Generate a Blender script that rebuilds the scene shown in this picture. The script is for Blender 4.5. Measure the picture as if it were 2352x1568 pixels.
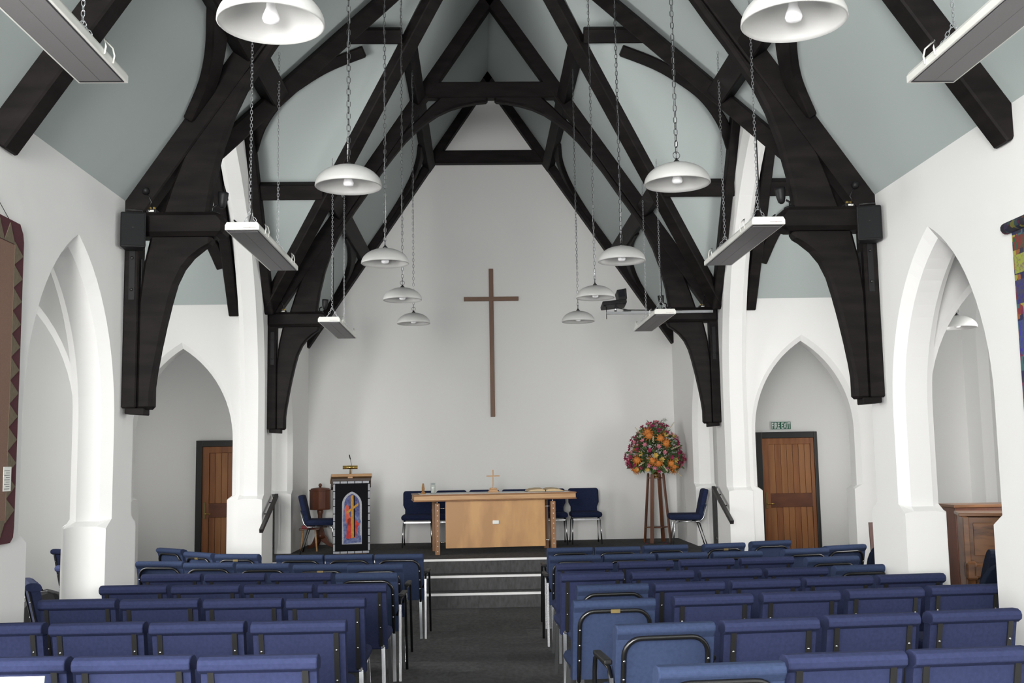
import bpy, bmesh, math, random
from mathutils import Vector, Matrix
from mathutils.geometry import tessellate_polygon

for o in list(bpy.data.objects):
    bpy.data.objects.remove(o, do_unlink=True)
SC = bpy.context.scene
COL = SC.collection
random.seed(7)
PI = math.pi

# ------------------------------------------------------------------ camera
IMG_W, IMG_H, FOC = 2352, 1568, 2435.43
CAM_O = Vector((-0.232, 0.0, 1.839))
PITCH, YAW, ROLL = 0.11077, 0.033166, 0.016502
CF = Vector((math.sin(YAW)*math.cos(PITCH), math.cos(YAW)*math.cos(PITCH), math.sin(PITCH)))
_r = Vector((math.cos(YAW), -math.sin(YAW), 0)); _u = _r.cross(CF)
CR = _r*math.cos(ROLL) - _u*math.sin(ROLL); CU = CR.cross(CF)
cd = bpy.data.cameras.new('camera'); cam = bpy.data.objects.new('camera', cd); COL.objects.link(cam)
cd.sensor_fit = 'HORIZONTAL'; cd.sensor_width = 36.0; cd.lens = 36.0*FOC/IMG_W; cd.clip_end = 200
cam.matrix_world = Matrix(((CR.x, CU.x, -CF.x, CAM_O.x), (CR.y, CU.y, -CF.y, CAM_O.y), (CR.z, CU.z, -CF.z, CAM_O.z), (0, 0, 0, 1)))
SC.camera = cam

# ------------------------------------------------------------------ world, exposure
wd = bpy.data.worlds.new('world'); SC.world = wd; wd.use_nodes = True
wb = wd.node_tree.nodes['Background']; wb.inputs[0].default_value = (0.80, 0.88, 1.0, 1); wb.inputs[1].default_value = 1.0
SC.view_settings.view_transform = 'Standard'; SC.view_settings.look = 'None'
SC.view_settings.gamma = 1.0; SC.view_settings.use_curve_mapping = False
SC.view_settings.exposure = 0.08
# daylight strength of the panes, window by window group (emission, each tuned to balance the wall tones)
DAY = dict(west_l=77, west_c=10, west_r=2, left_nave=11, aisle_l=.5, aisle_r=.5, fill_tw_l=5, fill_tw_r=1.5, end_w_l=17, end_w_r=14.5, end_e_l=.6, end_e_r=.2, chan_l=2.9, chan_r=3.2)

# ------------------------------------------------------------------ plan of the church
A = 2.977            # nave half width
WT = 0.31           # nave wall thickness
XO = 6.2             # outer walls
YB, YW = 17.3, -2.6  # east wall, west wall
ZE, SL = 3.905, 1.475
ZR = ZE + A*SL       # nave ridge
YM, TH = 11.16, 2.62 # transept axis, half width
YT0, YT1 = YM-TH, YM+TH
ZT = ZE + TH*SL      # transept ridge
XV = (ZR-ZT)/SL
ZP = 0.535           # platform
def zf(y): return 0.0235*(13.57-y)   # the nave floor falls gently towards the steps

def ray(u, v): return CF + CR*((u-IMG_W/2)/FOC) - CU*((v-IMG_H/2)/FOC)
def at_y(u, v, y): r = ray(u, v); return CAM_O + r*((y-CAM_O.y)/r.y)
def at_z(u, v, z): r = ray(u, v); return CAM_O + r*((z-CAM_O.z)/r.z)
def at_floor(u, v, h):
    r = ray(u, v); t = (0.0235*13.57 + h - CAM_O.z)/(r.z + 0.0235*r.y); return CAM_O + r*t

# ------------------------------------------------------------------ materials
MATS = {}
def mat(name, col, rough=0.6, metal=0.0, spec=0.5, noise=None, bump=None, trans=None, coat=0, emit=None):
    if name in MATS: return MATS[name]
    m = bpy.data.materials.new(name); m.use_nodes = True; nt = m.node_tree; b = nt.nodes['Principled BSDF']
    b.inputs['Base Color'].default_value = (*col, 1); b.inputs['Roughness'].default_value = rough
    b.inputs['Metallic'].default_value = metal; b.inputs['Specular IOR Level'].default_value = spec
    if coat: b.inputs['Coat Weight'].default_value = coat
    if trans: b.inputs['Transmission Weight'].default_value = trans
    tc = nt.nodes.new('ShaderNodeTexCoord')
    if noise:   # (scale vec, detail, colour b, lo, hi)
        mp = nt.nodes.new('ShaderNodeMapping'); mp.inputs['Scale'].default_value = noise[0]
        nz = nt.nodes.new('ShaderNodeTexNoise'); nz.inputs['Scale'].default_value = 1; nz.inputs['Detail'].default_value = noise[1]
        rp = nt.nodes.new('ShaderNodeValToRGB'); rp.color_ramp.elements[0].position = noise[3]; rp.color_ramp.elements[1].position = noise[4]
        rp.color_ramp.elements[0].color = (*col, 1); rp.color_ramp.elements[1].color = (*noise[2], 1)
        nt.links.new(tc.outputs['Object'], mp.inputs[0]); nt.links.new(mp.outputs[0], nz.inputs['Vector'])
        nt.links.new(nz.outputs['Fac'], rp.inputs[0]); nt.links.new(rp.outputs[0], b.inputs['Base Color'])
    if bump:    # (scale vec, strength, distance)
        mp2 = nt.nodes.new('ShaderNodeMapping'); mp2.inputs['Scale'].default_value = bump[0]
        n2 = nt.nodes.new('ShaderNodeTexNoise'); n2.inputs['Scale'].default_value = 1; n2.inputs['Detail'].default_value = 4
        bp = nt.nodes.new('ShaderNodeBump'); bp.inputs['Strength'].default_value = bump[1]; bp.inputs['Distance'].default_value = bump[2]
        nt.links.new(tc.outputs['Object'], mp2.inputs[0]); nt.links.new(mp2.outputs[0], n2.inputs['Vector'])
        nt.links.new(n2.outputs['Fac'], bp.inputs['Height']); nt.links.new(bp.outputs[0], b.inputs['Normal'])
    if emit:
        b.inputs['Emission Color'].default_value = (*emit[0], 1); b.inputs['Emission Strength'].default_value = emit[1]
    MATS[name] = m
    return m
V3 = lambda s: (s, s, s)
PLASTER = mat('plaster', (.80, .80, .79), .85, spec=.2, bump=(V3(7), .12, .02))
CEIL = mat('ceiling_paint', (.40, .447, .44), .8, spec=.2)
TIMBER = mat('dark_timber', (.0065, .0052, .0052), .6, spec=.13, noise=((3, 3, 14), 5, (.0145, .0115, .0115), .35, .7), bump=((20, 20, 6), .15, .01))
TIMBER_END = TIMBER
def carpet_material():
    m = mat('carpet', (.055, .055, .056), .95, spec=.1, bump=(V3(160), .5, .004)); nt = m.node_tree; b = nt.nodes['Principled BSDF']; L = nt.links.new
    tc = nt.nodes.new('ShaderNodeTexCoord'); br = nt.nodes.new('ShaderNodeTexBrick'); br.offset = .5; br.inputs['Scale'].default_value = 1; br.inputs['Brick Width'].default_value = .5; br.inputs['Row Height'].default_value = .5
    br.inputs['Mortar Size'].default_value = 0; br.inputs['Color1'].default_value = (.070, .070, .071, 1); br.inputs['Color2'].default_value = (.092, .091, .093, 1)
    mp = nt.nodes.new('ShaderNodeMapping'); mp.inputs['Scale'].default_value = (30, 12, 12); nz = nt.nodes.new('ShaderNodeTexNoise'); nz.inputs['Scale'].default_value = 1; nz.inputs['Detail'].default_value = 9
    mr = nt.nodes.new('ShaderNodeMapRange'); mr.inputs['To Min'].default_value = .45; mr.inputs['To Max'].default_value = 1.55; mx = nt.nodes.new('ShaderNodeMix'); mx.data_type = 'RGBA'; mx.blend_type = 'MULTIPLY'; mx.inputs[0].default_value = 1
    L(tc.outputs['Object'], br.inputs['Vector']); L(tc.outputs['Object'], mp.inputs[0]); L(mp.outputs[0], nz.inputs['Vector']); L(nz.outputs['Fac'], mr.inputs[0]); L(br.outputs['Color'], mx.inputs[6]); L(mr.outputs[0], mx.inputs[7]); L(mx.outputs[2], b.inputs['Base Color'])
    return m
CARPET = carpet_material()
FAB_S = mat('fabric_blue', (.026, .033, .080), .9, spec=.10, noise=(V3(60), 4, (.033, .041, .097), .3, .7), bump=(V3(420), .25, .002))
FAB_H = mat('fabric_steel_blue', (.032, .047, .098), .9, spec=.10, noise=(V3(60), 4, (.040, .057, .116), .3, .7), bump=(V3(420), .25, .002))
FAB_N = mat('fabric_navy', (.013, .019, .052), .9, spec=.15, noise=(V3(60), 4, (.019, .027, .068), .3, .7), bump=(V3(420), .25, .002))
FAB_D = mat('fabric_dark_navy', (.008, .012, .026), .9, spec=.1)
BLACK = mat('black_metal', (.018, .018, .018), .38, spec=.5)
GUN = mat('gunmetal_tube', (.055, .055, .057), .28, metal=.85)
CHROME = mat('chrome', (.62, .63, .65), .22, metal=1)
STEEL = mat('chain_steel', (.55, .56, .58), .3, metal=1)
DKCHAIN = mat('chain_dark', (.10, .10, .10), .35, metal=1)
WHITEP = mat('white_enamel', (.74, .74, .70), .4)
HEATG = mat('heater_panel', (.155, .150, .155), .5, metal=.1, noise=(V3(900), 2, (.19, .185, .19), .4, .6))
HEATD = mat('heater_gap', (.03, .03, .035), .6)
BLKPL = mat('black_plastic', (.009, .009, .010), .5, spec=.3)
SPKR = mat('speaker_grille', (.009, .010, .011), .7, spec=.2, bump=(V3(500), .3, .002))
OAK = mat('oak', (.42, .235, .110), .45, noise=((2.5, 8, 26), 6, (.55, .33, .165), .3, .7))
OAKP = mat('oak_ply', (.42, .225, .095), .45, noise=((5, 5, 1.3), 4, (.55, .31, .125), .4, .62))
OAKD = mat('oak_dark', (.22, .105, .045), .5, noise=((10, 10, 2), 5, (.30, .15, .065), .3, .7))
RIMU = mat('door_plank', (.185, .062, .020), .4, noise=((16, 16, 1.6), 6, (.30, .115, .036), .3, .7))
RIMU2 = mat('door_plank_light', (.26, .105, .034), .4, noise=((16, 16, 1.6), 6, (.34, .145, .05), .3, .7))
RIMUD = mat('door_rail', (.095, .028, .012), .4, noise=((5, 5, 9), 6, (.155, .05, .02), .3, .7))
MAHOG = mat('mahogany', (.085, .026, .013), .35, noise=((12, 12, 2), 5, (.13, .042, .02), .3, .7))
STANDW = mat('stand_wood', (.085, .028, .011), .42, spec=.3, noise=((14, 14, 2), 5, (.13, .045, .018), .3, .7))
PIANO = mat('piano_walnut', (.10, .042, .017), .3, noise=((3, 3, 16), 6, (.20, .09, .036), .35, .7))
BRASS = mat('brass', (.62, .43, .13), .25, metal=1)
OLDBR = mat('old_brass', (.20, .15, .06), .45, metal=.6)
CANDLE = mat('candle_wax', (.80, .79, .74), .5)
PAPER = mat('paper', (.82, .82, .78), .8)
CLOTHW = mat('table_runner', (.74, .73, .71), .9)
REDB = mat('red_book', (.24, .012, .02), .55)
def glass_material():
    m = bpy.data.materials.new('clear_glass'); m.use_nodes = True; nt = m.node_tree; nt.nodes.clear()
    o = nt.nodes.new('ShaderNodeOutputMaterial'); t = nt.nodes.new('ShaderNodeBsdfTransparent'); g = nt.nodes.new('ShaderNodeBsdfGlossy'); mx = nt.nodes.new('ShaderNodeMixShader')
    t.inputs[0].default_value = (.93, .95, .95, 1); g.inputs['Roughness'].default_value = .05; mx.inputs[0].default_value = .08
    nt.links.new(t.outputs[0], mx.inputs[1]); nt.links.new(g.outputs[0], mx.inputs[2]); nt.links.new(mx.outputs[0], o.inputs[0])
    return m
GLASS = glass_material()
NOSE = mat('nosing_white', (.82, .82, .82), .5)
GREEN = mat('sign_green', (.015, .11, .065), .5)
SIGNW = mat('sign_white', (.80, .84, .82), .5)
BRONZE = mat('bronze_wood', (.27, .13, .04), .35, noise=(V3(30), 4, (.38, .2, .065), .3, .7))

def shade_material():
    m = bpy.data.materials.new('frosted_glass'); m.use_nodes = True; nt = m.node_tree; nt.nodes.clear()
    o = nt.nodes.new('ShaderNodeOutputMaterial'); d = nt.nodes.new('ShaderNodeBsdfPrincipled'); t = nt.nodes.new('ShaderNodeBsdfTranslucent'); mx = nt.nodes.new('ShaderNodeMixShader')
    d.inputs['Base Color'].default_value = (.60, .60, .59, 1); d.inputs['Roughness'].default_value = .45; t.inputs[0].default_value = (.60, .60, .59, 1)
    mx.inputs[0].default_value = .35; nt.links.new(d.outputs[0], mx.inputs[1]); nt.links.new(t.outputs[0], mx.inputs[2]); nt.links.new(mx.outputs[0], o.inputs[0])
    return m
SHADE = shade_material()
BULB = mat('bulb_white', (.93, .93, .95), .25)

def pane_material(key):
    m = bpy.data.materials.new('daylit_pane_'+key); m.use_nodes = True; nt = m.node_tree; nt.nodes.clear()
    o = nt.nodes.new('ShaderNodeOutputMaterial'); e = nt.nodes.new('ShaderNodeEmission')
    e.inputs[0].default_value = (1.0, .985, .965, 1); e.inputs[1].default_value = DAY[key]; nt.links.new(e.outputs[0], o.inputs[0])
    return m

# ------------------------------------------------------------------ mesh helpers
class MB:
    def __init__(self): self.v = []; self.f = []; self.s = []
    def add(self, vs, fs, smooth=False, M=None):
        n = len(self.v)
        self.v += [tuple(M @ Vector(p)) if M else tuple(p) for p in vs]
        self.f += [tuple(i+n for i in f) for f in fs]; self.s += [smooth]*len(fs)
        return self
    def box(self, x0, x1, y0, y1, z0, z1, M=None):
        return self.add([(x, y, z) for z in (z0, z1) for y in (y0, y1) for x in (x0, x1)],
                        [(0, 2, 3, 1), (4, 5, 7, 6), (0, 1, 5, 4), (2, 6, 7, 3), (0, 4, 6, 2), (1, 3, 7, 5)], M=M)
    def cbox(self, x0, x1, y0, y1, z0, z1, c, M=None):
        """box with chamfered edges (a loop of three nested rectangles)"""
        vs = []; fs = []
        for z, i in ((z0, c), (z0+c, 0), (z1-c, 0), (z1, c)):
            X0, X1, Y0, Y1 = x0+i, x1-i, y0+i, y1-i
            k = c
            vs += [(X0+k, Y0, z), (X1-k, Y0, z), (X1, Y0+k, z), (X1, Y1-k, z), (X1-k, Y1, z), (X0+k, Y1, z), (X0, Y1-k, z), (X0, Y0+k, z)]
        for r in range(3):
            for i in range(8): fs.append((r*8+i, r*8+(i+1) % 8, r*8+8+(i+1) % 8, r*8+8+i))
        fs.append(tuple(range(7, -1, -1))); fs.append(tuple(range(24, 32)))
        return self.add(vs, fs, M=M)
    def prism(self, poly, ax, t0, t1, M=None):
        """poly: 2-D outline; ax 'x': (y,z) outline extruded along x; 'y': (x,z); 'z': (x,y)"""
        def p3(p, t): return (t, p[0], p[1]) if ax == 'x' else (p[0], t, p[1]) if ax == 'y' else (p[0], p[1], t)
        n = len(poly); vs = [p3(p, t0) for p in poly]+[p3(p, t1) for p in poly]
        tri = tessellate_polygon([[Vector((p[0], p[1], 0)) for p in poly]])
        fs = [tuple(t) for t in tri]+[tuple(i+n for i in reversed(t)) for t in tri]
        fs += [(i, (i+1) % n, n+(i+1) % n, n+i) for i in range(n)]
        return self.add(vs, fs, M=M)
    def lathe(self, prof, seg=16, M=None, smooth=True, rot=0.0):
        vs = []; fs = []
        for r, z in prof:
            for i in range(seg):
                a = rot+2*PI*i/seg; vs.append((max(r, 1e-4)*math.cos(a), max(r, 1e-4)*math.sin(a), z))
        for k in range(len(prof)-1):
            for i in range(seg): fs.append((k*seg+i, k*seg+(i+1) % seg, (k+1)*seg+(i+1) % seg, (k+1)*seg+i))
        fs.append(tuple(range(seg-1, -1, -1))); fs.append(tuple((len(prof)-1)*seg+i for i in range(seg)))
        return self.add(vs, fs, smooth, M)
    def tube(self, path, r, seg=8, closed=False, M=None, ry=None, up=(0, 0, 1)):
        path = [Vector(p) for p in path]; n = len(path); vs = []; fs = []; ry = ry or r
        for k, p in enumerate(path):
            a = path[k-1] if (k > 0 or closed) else p
            b = path[(k+1) % n] if (k < n-1 or closed) else p
            t = (b-a).normalized(); U = Vector(up)
            if abs(t.dot(U)) > .95: U = Vector((0, 1, 0)) if abs(t.y) < .9 else Vector((1, 0, 0))
            s = t.cross(U).normalized(); w = s.cross(t).normalized()
            for i in range(seg):
                an = 2*PI*(i+.5)/seg; vs.append(tuple(p+s*(r*math.cos(an))+w*(ry*math.sin(an))))
        m = n if closed else n-1
        for k in range(m):
            for i in range(seg): fs.append((k*seg+i, k*seg+(i+1) % seg, ((k+1) % n)*seg+(i+1) % seg, ((k+1) % n)*seg+i))
        if not closed: fs.append(tuple(range(seg-1, -1, -1))); fs.append(tuple((n-1)*seg+i for i in range(seg)))
        return self.add(vs, fs, seg > 4, M)
    def bar(self, path, w, d, side, M=None):
        """rectangular bar along path; side = vector across the width"""
        path = [Vector(p) for p in path]; side = Vector(side).normalized(); n = len(path); vs = []; fs = []
        for k, p in enumerate(path):
            t = (path[min(k+1, n-1)]-path[max(k-1, 0)]).normalized(); nn = side.cross(t).normalized(); sd = t.cross(nn).normalized()
            for a, b in ((-1, -1), (1, -1), (1, 1), (-1, 1)): vs.append(tuple(p+sd*(a*w/2)+nn*(b*d/2)))
        for k in range(n-1):
            for i in range(4): fs.append((k*4+i, k*4+(i+1) % 4, k*4+4+(i+1) % 4, k*4+4+i))
        fs.append((3, 2, 1, 0)); fs.append(tuple((n-1)*4+i for i in range(4)))
        return self.add(vs, fs, M=M)
    def mesh(self, name):
        me = bpy.data.meshes.new(name); me.from_pydata(self.v, [], self.f)
        bm = bmesh.new(); bm.from_mesh(me); bmesh.ops.recalc_face_normals(bm, faces=bm.faces); bm.to_mesh(me); bm.free()
        for p, s in zip(me.polygons, self.s): p.use_smooth = s
        return me
    def build(self, name, m, parent=None, bevel=0, kind=None, label=None, smooth_angle=None):
        me = self.mesh(name); me.materials.append(m); o = bpy.data.objects.new(name, me); COL.objects.link(o)
        if parent: o.parent = parent
        if bevel:
            md = o.modifiers.new('bevel', 'BEVEL'); md.width = bevel; md.segments = 1 if m is TIMBER else 2; md.limit_method = 'ANGLE'; md.angle_limit = .6
        if kind: o['kind'] = kind
        if label: o['label'] = label
        return o

def tag(o, label, cat, group=None):
    o['label'] = label; o['category'] = cat
    if group: o['group'] = group
    return o
def thing(name, label, cat, loc=(0, 0, 0), rz=0, group=None):
    o = bpy.data.objects.new(name, None); COL.objects.link(o); o.empty_display_size = .1
    o.location = loc; o.rotation_euler = (0, 0, rz); return tag(o, label, cat, group)
def copy_tree(o, parent=None):
    c = o.copy(); COL.objects.link(c)
    if parent: c.parent = parent
    for ch in list(o.children): copy_tree(ch, c)
    return c
def struct(mb, name, m, **k): return mb.build(name, m, kind='structure', **k)
def T(x=0, y=0, z=0): return Matrix.Translation((x, y, z))
def RX(a): return Matrix.Rotation(a, 4, 'X')
def RY(a): return Matrix.Rotation(a, 4, 'Y')
def RZ(a): return Matrix.Rotation(a, 4, 'Z')

# ================================================================== SETTING
def arch_pts(u0, u1, zs, za, n=14):
    """left spring -> apex -> right spring of a pointed arch"""
    h = (u1-u0)/2; r = za-zs; R = (h*h+r*r)/(2*h); um = (u0+u1)/2
    aa = math.atan2(r, R-h); L = []
    for i in range(n+1):
        a = aa*i/n; L.append((u0+R-R*math.cos(a), zs+R*math.sin(a)))
    return L + [(2*um-p[0], p[1]) for p in reversed(L[:-1])]
def outlines(op):
    """face outline (chamfered back) and inner outline, same number of points, starting bottom left"""
    u0, u1, zs, za = op['u0'], op['u1'], op['zs'], op['za']; c = op.get('c', .07); zb = op.get('zb', -.3); st = op.get('stop')
    fi = arch_pts(u0, u1, zs, za); fo = arch_pts(u0-c, u1+c, zs, za+c*1.25)
    if st:
        b = .05
        li = [(u0+b, zb), (u0+b, st), (u0, st+.035)]; lo = [(u0+b, zb), (u0+b, st-.015), (u0-c, st+.05)]
        ri = [(u1, st+.035), (u1-b, st), (u1-b, zb)]; ro = [(u1+c, st+.05), (u1-b, st-.015), (u1-b, zb)]
    else:
        li = [(u0, zb)]; lo = [(u0-c, zb)]; ri = [(u1, zb)]; ro = [(u1+c, zb)]
    return lo+fo+ro, li+fi+ri
def arch_wall(name, ax, a0, a1, outer, ops, m=PLASTER):
    """wall slab between coordinates a0 (face) and a1 on axis ax with arched openings through it"""
    def p3(p, t): return (t, p[0], p[1]) if ax == 'x' else (p[0], t, p[1])
    mb = MB(); sg = 1 if a1 > a0 else -1
    O = [outlines(o) for o in ops]
    loops = [outer]+[o[0] for o in O]; flat = [p for L in loops for p in L]
    tri = tessellate_polygon([[Vector((p[0], p[1], 0)) for p in L] for L in loops])
    for t in (a0, a1): mb.add([p3(p, t) for p in flat], [tuple(q) for q in tri])
    n = len(outer); mb.add([p3(p, a0) for p in outer]+[p3(p, a1) for p in outer], [(i, (i+1) % n, n+(i+1) % n, n+i) for i in range(n)])
    for op, (fo, fi) in zip(ops, O):
        c = op.get('c', .07); n = len(fo)
        rings = [[p3(p, a0) for p in fo], [p3(p, a0+sg*c) for p in fi], [p3(p, a1-sg*c) for p in fi], [p3(p, a1) for p in fo]]
        vs = [p for r in rings for p in r]
        mb.add(vs, [(k*n+i, k*n+(i+1) % n, k*n+n+(i+1) % n, k*n+n+i) for k in range(3) for i in range(n)])
    o = struct(mb, name, m)
    bm = bmesh.new(); bm.from_mesh(o.data); bmesh.ops.remove_doubles(bm, verts=bm.verts, dist=1e-5); bmesh.ops.recalc_face_normals(bm, faces=bm.faces); bm.to_mesh(o.data); bm.free()
    return o

ARC = dict(zs=2.15, za=3.35, stop=1.40)
nave_ops = [dict(u0=6.56, u1=8.04, **ARC), dict(u0=8.62, u1=13.70, zs=2.62, za=6.16, stop=1.40), dict(u0=14.31, u1=15.80, **ARC)]
nave_outer = [(YW, -.4), (YB, -.4), (YB, ZE), (YT1, ZE), (YM, ZT), (YT0, ZE), (YW, ZE)]
win_nave = dict(u0=1.2, u1=3.6, zs=2.3, za=3.55, zb=.95, c=.12)
wl = arch_wall('wall_left', 'x', -A, -A-WT, nave_outer, nave_ops+[win_nave])
wr = arch_wall('wall_right', 'x', A, A+WT, nave_outer, nave_ops)
WINS = []; XA = 4.95
# cross walls of the aisles (west and east sides of the transepts)
for s, nm in ((-1, 'left'), (1, 'right')):
    def mir(u0, u1): return (u0, u1) if s > 0 else (-u1, -u0)
    a0, a1 = mir(3.40, 4.71); r0, r1 = mir(3.12, XO)
    box = [(r0, -.4), (r1, -.4), (r1, ZE+.02), (r0, ZE+.02)]
    t0, t1 = mir(5.02, 6.05)
    fill_win = dict(u0=t0, u1=t1, zs=2.7, za=3.55, zb=.8, c=.08)  # invented window, out of view, added to brighten the end wall
    b0, b1 = mir(3.315, 4.70)
    arch_wall('wall_aisle_west_'+nm, 'y', 8.16, 8.53, box, [dict(u0=b0, u1=b1, zs=2.15, za=3.34, stop=1.40, c=.06), fill_win])
    arch_wall('wall_aisle_east_'+nm, 'y', 13.79, 14.10, box, [dict(u0=a0, u1=a1, zs=2.15, za=3.34, stop=1.40, c=.06)])
    aw = [dict(u0=2.6, u1=4.0, zs=2.3, za=3.4, zb=.9, c=.1), dict(u0=5.6, u1=7.0, zs=2.3, za=3.4, zb=.9, c=.1)]
    arch_wall('wall_aisle_outer_'+nm, 'x', s*XA, s*(XA+.35), [(YW, -.4), (8.3, -.4), (8.3, ZE+.1), (YW, ZE+.1)], aw)
    oo = [(8.2, -.4), (YB, -.4), (YB, ZE+.1), (YT1+.3, ZE+.1), (YM, ZT+.3), (YT0-.3, ZE+.1), (8.2, ZE+.1)]
    ow = [dict(u0=9.0, u1=10.5, zs=3.2, za=4.6, zb=.9, c=.1), dict(u0=11.8, u1=13.3, zs=3.2, za=4.4, zb=.9, c=.1), dict(u0=15.0, u1=16.3, zs=2.3, za=3.3, zb=1.0, c=.1)]
    arch_wall('wall_outer_'+nm, 'x', s*XO, s*(XO+.35), oo, ow)
    sk = 'l r'[s+1]
    WINS += [('x', s*(XA+.2), o, 'aisle_'+sk, -s) for o in aw]+[('y', 8.26, fill_win, 'fill_tw_'+sk, 1)]
    WINS += [('x', s*(XO+.2), o, k+sk, -s) for o, k in zip(ow, ('end_w_', 'end_e_', 'chan_'))]
gable = [(-XO-.3, -.4), (XO+.3, -.4), (XO+.3, ZE+.1), (A, ZE+.1), (0, ZR+.15), (-A, ZE+.1), (-XO-.3, ZE+.1)]
arch_wall('wall_back', 'y', YB, YB+.35, gable, [])
west_w = [dict(u0=-2.3, u1=-.95, zs=3.2, za=4.3, zb=1.0, c=.1), dict(u0=-.65, u1=.65, zs=3.9, za=5.3, zb=1.0, c=.1), dict(u0=.95, u1=2.3, zs=3.2, za=4.3, zb=1.0, c=.1)]
arch_wall('wall_front', 'y', YW, YW-.35, gable, west_w)

# window panes with glazing bars; the panes carry the overcast daylight
wn = [0]
def window(ax, t, op, key, sg):
    """t: coordinate of the pane plane, sg: direction into the room"""
    wn[0] += 1
    out = [(op['u0'], op['zb'])]+arch_pts(op['u0'], op['u1'], op['zs'], op['za'], 8)+[(op['u1'], op['zb'])]
    fr = MB(); um = (op['u0']+op['u1'])/2
    def P(u, z, d=0): return (t+d*sg, u, z) if ax == 'x' else (u, t+d*sg, z)
    fr.tube([P(u, z, .03) for u, z in out], .03, 4, closed=True)
    fr.tube([P(um, op['zb'], .03), P(um, op['za'], .03)], .018, 4)
    z = op['zb']+.5
    while z < op['zs']+.1: fr.tube([P(op['u0'], z, .03), P(op['u1'], z, .03)], .012, 4); z += .5
    f = struct(fr, 'window_%d' % wn[0], WHITEP)
    pm = MB(); tri = tessellate_polygon([[Vector((p[0], p[1], 0)) for p in out]]); pm.add([P(u, z) for u, z in out], [tuple(q) for q in tri])
    pm.build('pane', PM[key], f)
PM = {k: pane_material(k) for k in DAY}
for op, k in zip(west_w, 'lcr'): window('y', YW-.2, op, 'west_'+k, 1)
window('x', -A-WT+.1, win_nave, 'left_nave', 1)
for w in WINS: window(*w)

# ceilings
def sheet(pts3, name='ceiling', th=.08):
    n = len(pts3); P = [Vector(p) for p in pts3]
    mb = MB(); tri = tessellate_polygon([[p.copy() for p in P]])
    mb.add(P, [tuple(q) for q in tri]); mb.add([p+Vector((0, 0, th)) for p in P], [tuple(q) for q in tri])
    mb.add(P+[p+Vector((0, 0, th)) for p in P], [(i, (i+1) % n, n+(i+1) % n, n+i) for i in range(n)])
    return struct(mb, name, CEIL)
for s in (-1, 1):
    E0 = (s*A, YW, ZE); V = (s*XV, YM, ZT)
    sheet([E0, (s*A, YT0, ZE), V, (s*A, YT1, ZE), (s*A, YB+.05, ZE), (0, YB+.05, ZR), (0, YW, ZR)], 'ceiling_nave_'+('left' if s < 0 else 'right'))
    for y in (YT0, YT1):
        sheet([(s*A, y, ZE), V, (s*(XO+.1), YM, ZT), (s*(XO+.1), y, ZE)], 'ceiling_transept_'+('left' if s < 0 else 'right'))
    for y0, y1 in ((YW, YT0), (YT1, YB+.05)):
        sheet([(s*(A+.1), y0, ZE+.01), (s*(XO+.1), y0, ZE+.01), (s*(XO+.1), y1, ZE+.01), (s*(A+.1), y1, ZE+.01)], 'ceiling_aisle_'+('left' if s < 0 else 'right'))

# floor, steps, platform
fl = MB(); fl.prism([(YW, zf(YW)), (YB, zf(YB)), (YB, -.5), (YW, -.5)], 'x', -XO-.1, XO+.1); struct(fl, 'floor', CARPET)
steps_y = [13.57, at_z(1118, 1316, .357).y, at_z(1115, 1283, ZP).y]
steps_y = [13.57, 13.57+(steps_y[2]-13.57)/2, steps_y[2]]
pf = MB(); pf.prism([(steps_y[2], -.2), (steps_y[2], ZP), (YB, ZP), (YB, -.2)], 'x', -A, A)
for s in (-1, 1): pf.box(min(s*A, s*(A+WT)), max(s*A, s*(A+WT)), 14.36, 15.75, -.2, ZP-.002)
plat = struct(pf, 'floor_platform', CARPET)
for k in (0, 1):
    MB().box(-A+.005, A-.005, steps_y[k], steps_y[k+1]+.02, -.2, .178*(k+1)).build('step', CARPET, plat)
for k in (0, 1, 2):
    z = (.178, .357, ZP)[k]; MB().box(-A+.01, A-.01, steps_y[k]-.008, steps_y[k]+.03, z-.022, z+.006).build('step_nosing', NOSE, plat)

# doors
def door(n, x0, x1, ztop, hinge_left):
    y = YB; f = MB(); w = .10
    f.box(x0, x0+w, y-.07, y, -.1, ztop); f.box(x1-w*.55, x1, y-.07, y, -.1, ztop); f.box(x0+w, x1-w*.55, y-.069, y, ztop-w, ztop)
    fr = struct(f, 'door_%d' % n, BLACK, bevel=.006)
    X0, X1, Zt = x0+w, x1-w*.55, ztop-w; Z0 = -.08
    l = MB(); st = .11; l.box(X0, X0+st, y-.05, y-.004, Z0, Zt); l.box(X1-st*.55, X1, y-.05, y-.004, Z0, Zt); l.box(X0+st, X1-st*.55, y-.049, y-.004, Zt-.10, Zt)
    leaf = l.build('leaf', RIMU, fr, bevel=.004)
    MB().box(X0+st, X1-st*.55, y-.052, y-.004, 1.00, 1.22).build('lock_rail', RIMUD, leaf, bevel=.003)
    MB().box(X0+st, X1-st*.55, y-.05, y-.004, Z0, Z0+.22).build('bottom_rail', RIMUD, leaf, bevel=.003)
    a, b = X0+st, X1-st*.55; np_ = 7; pw = (b-a)/np_
    for z0, z1 in ((Z0+.22, 1.00), (1.22, Zt-.10)):
        for i in range(np_):
            MB().box(a+i*pw+.0025, a+(i+1)*pw-.0025, y-.036, y-.004, z0, z1).build('plank', (RIMU2, RIMU, RIMU2)[(i*5+n) % 3], leaf, bevel=.004)
    hx = X0+.045
    MB().box(hx-.018, hx+.018, y-.058, y-.05, .98, 1.24).build('lock_plate', OLDBR, leaf, bevel=.003)
    MB().tube([(hx, y-.055, 1.06), (hx, y-.10, 1.06), (hx+.11, y-.10, 1.055)], .009, 8).build('door_handle', BRASS, leaf)
    return fr
door(1, -4.756, -3.745, 2.221, True)
door(2, 4.292, 5.303, 2.215, True)

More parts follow.
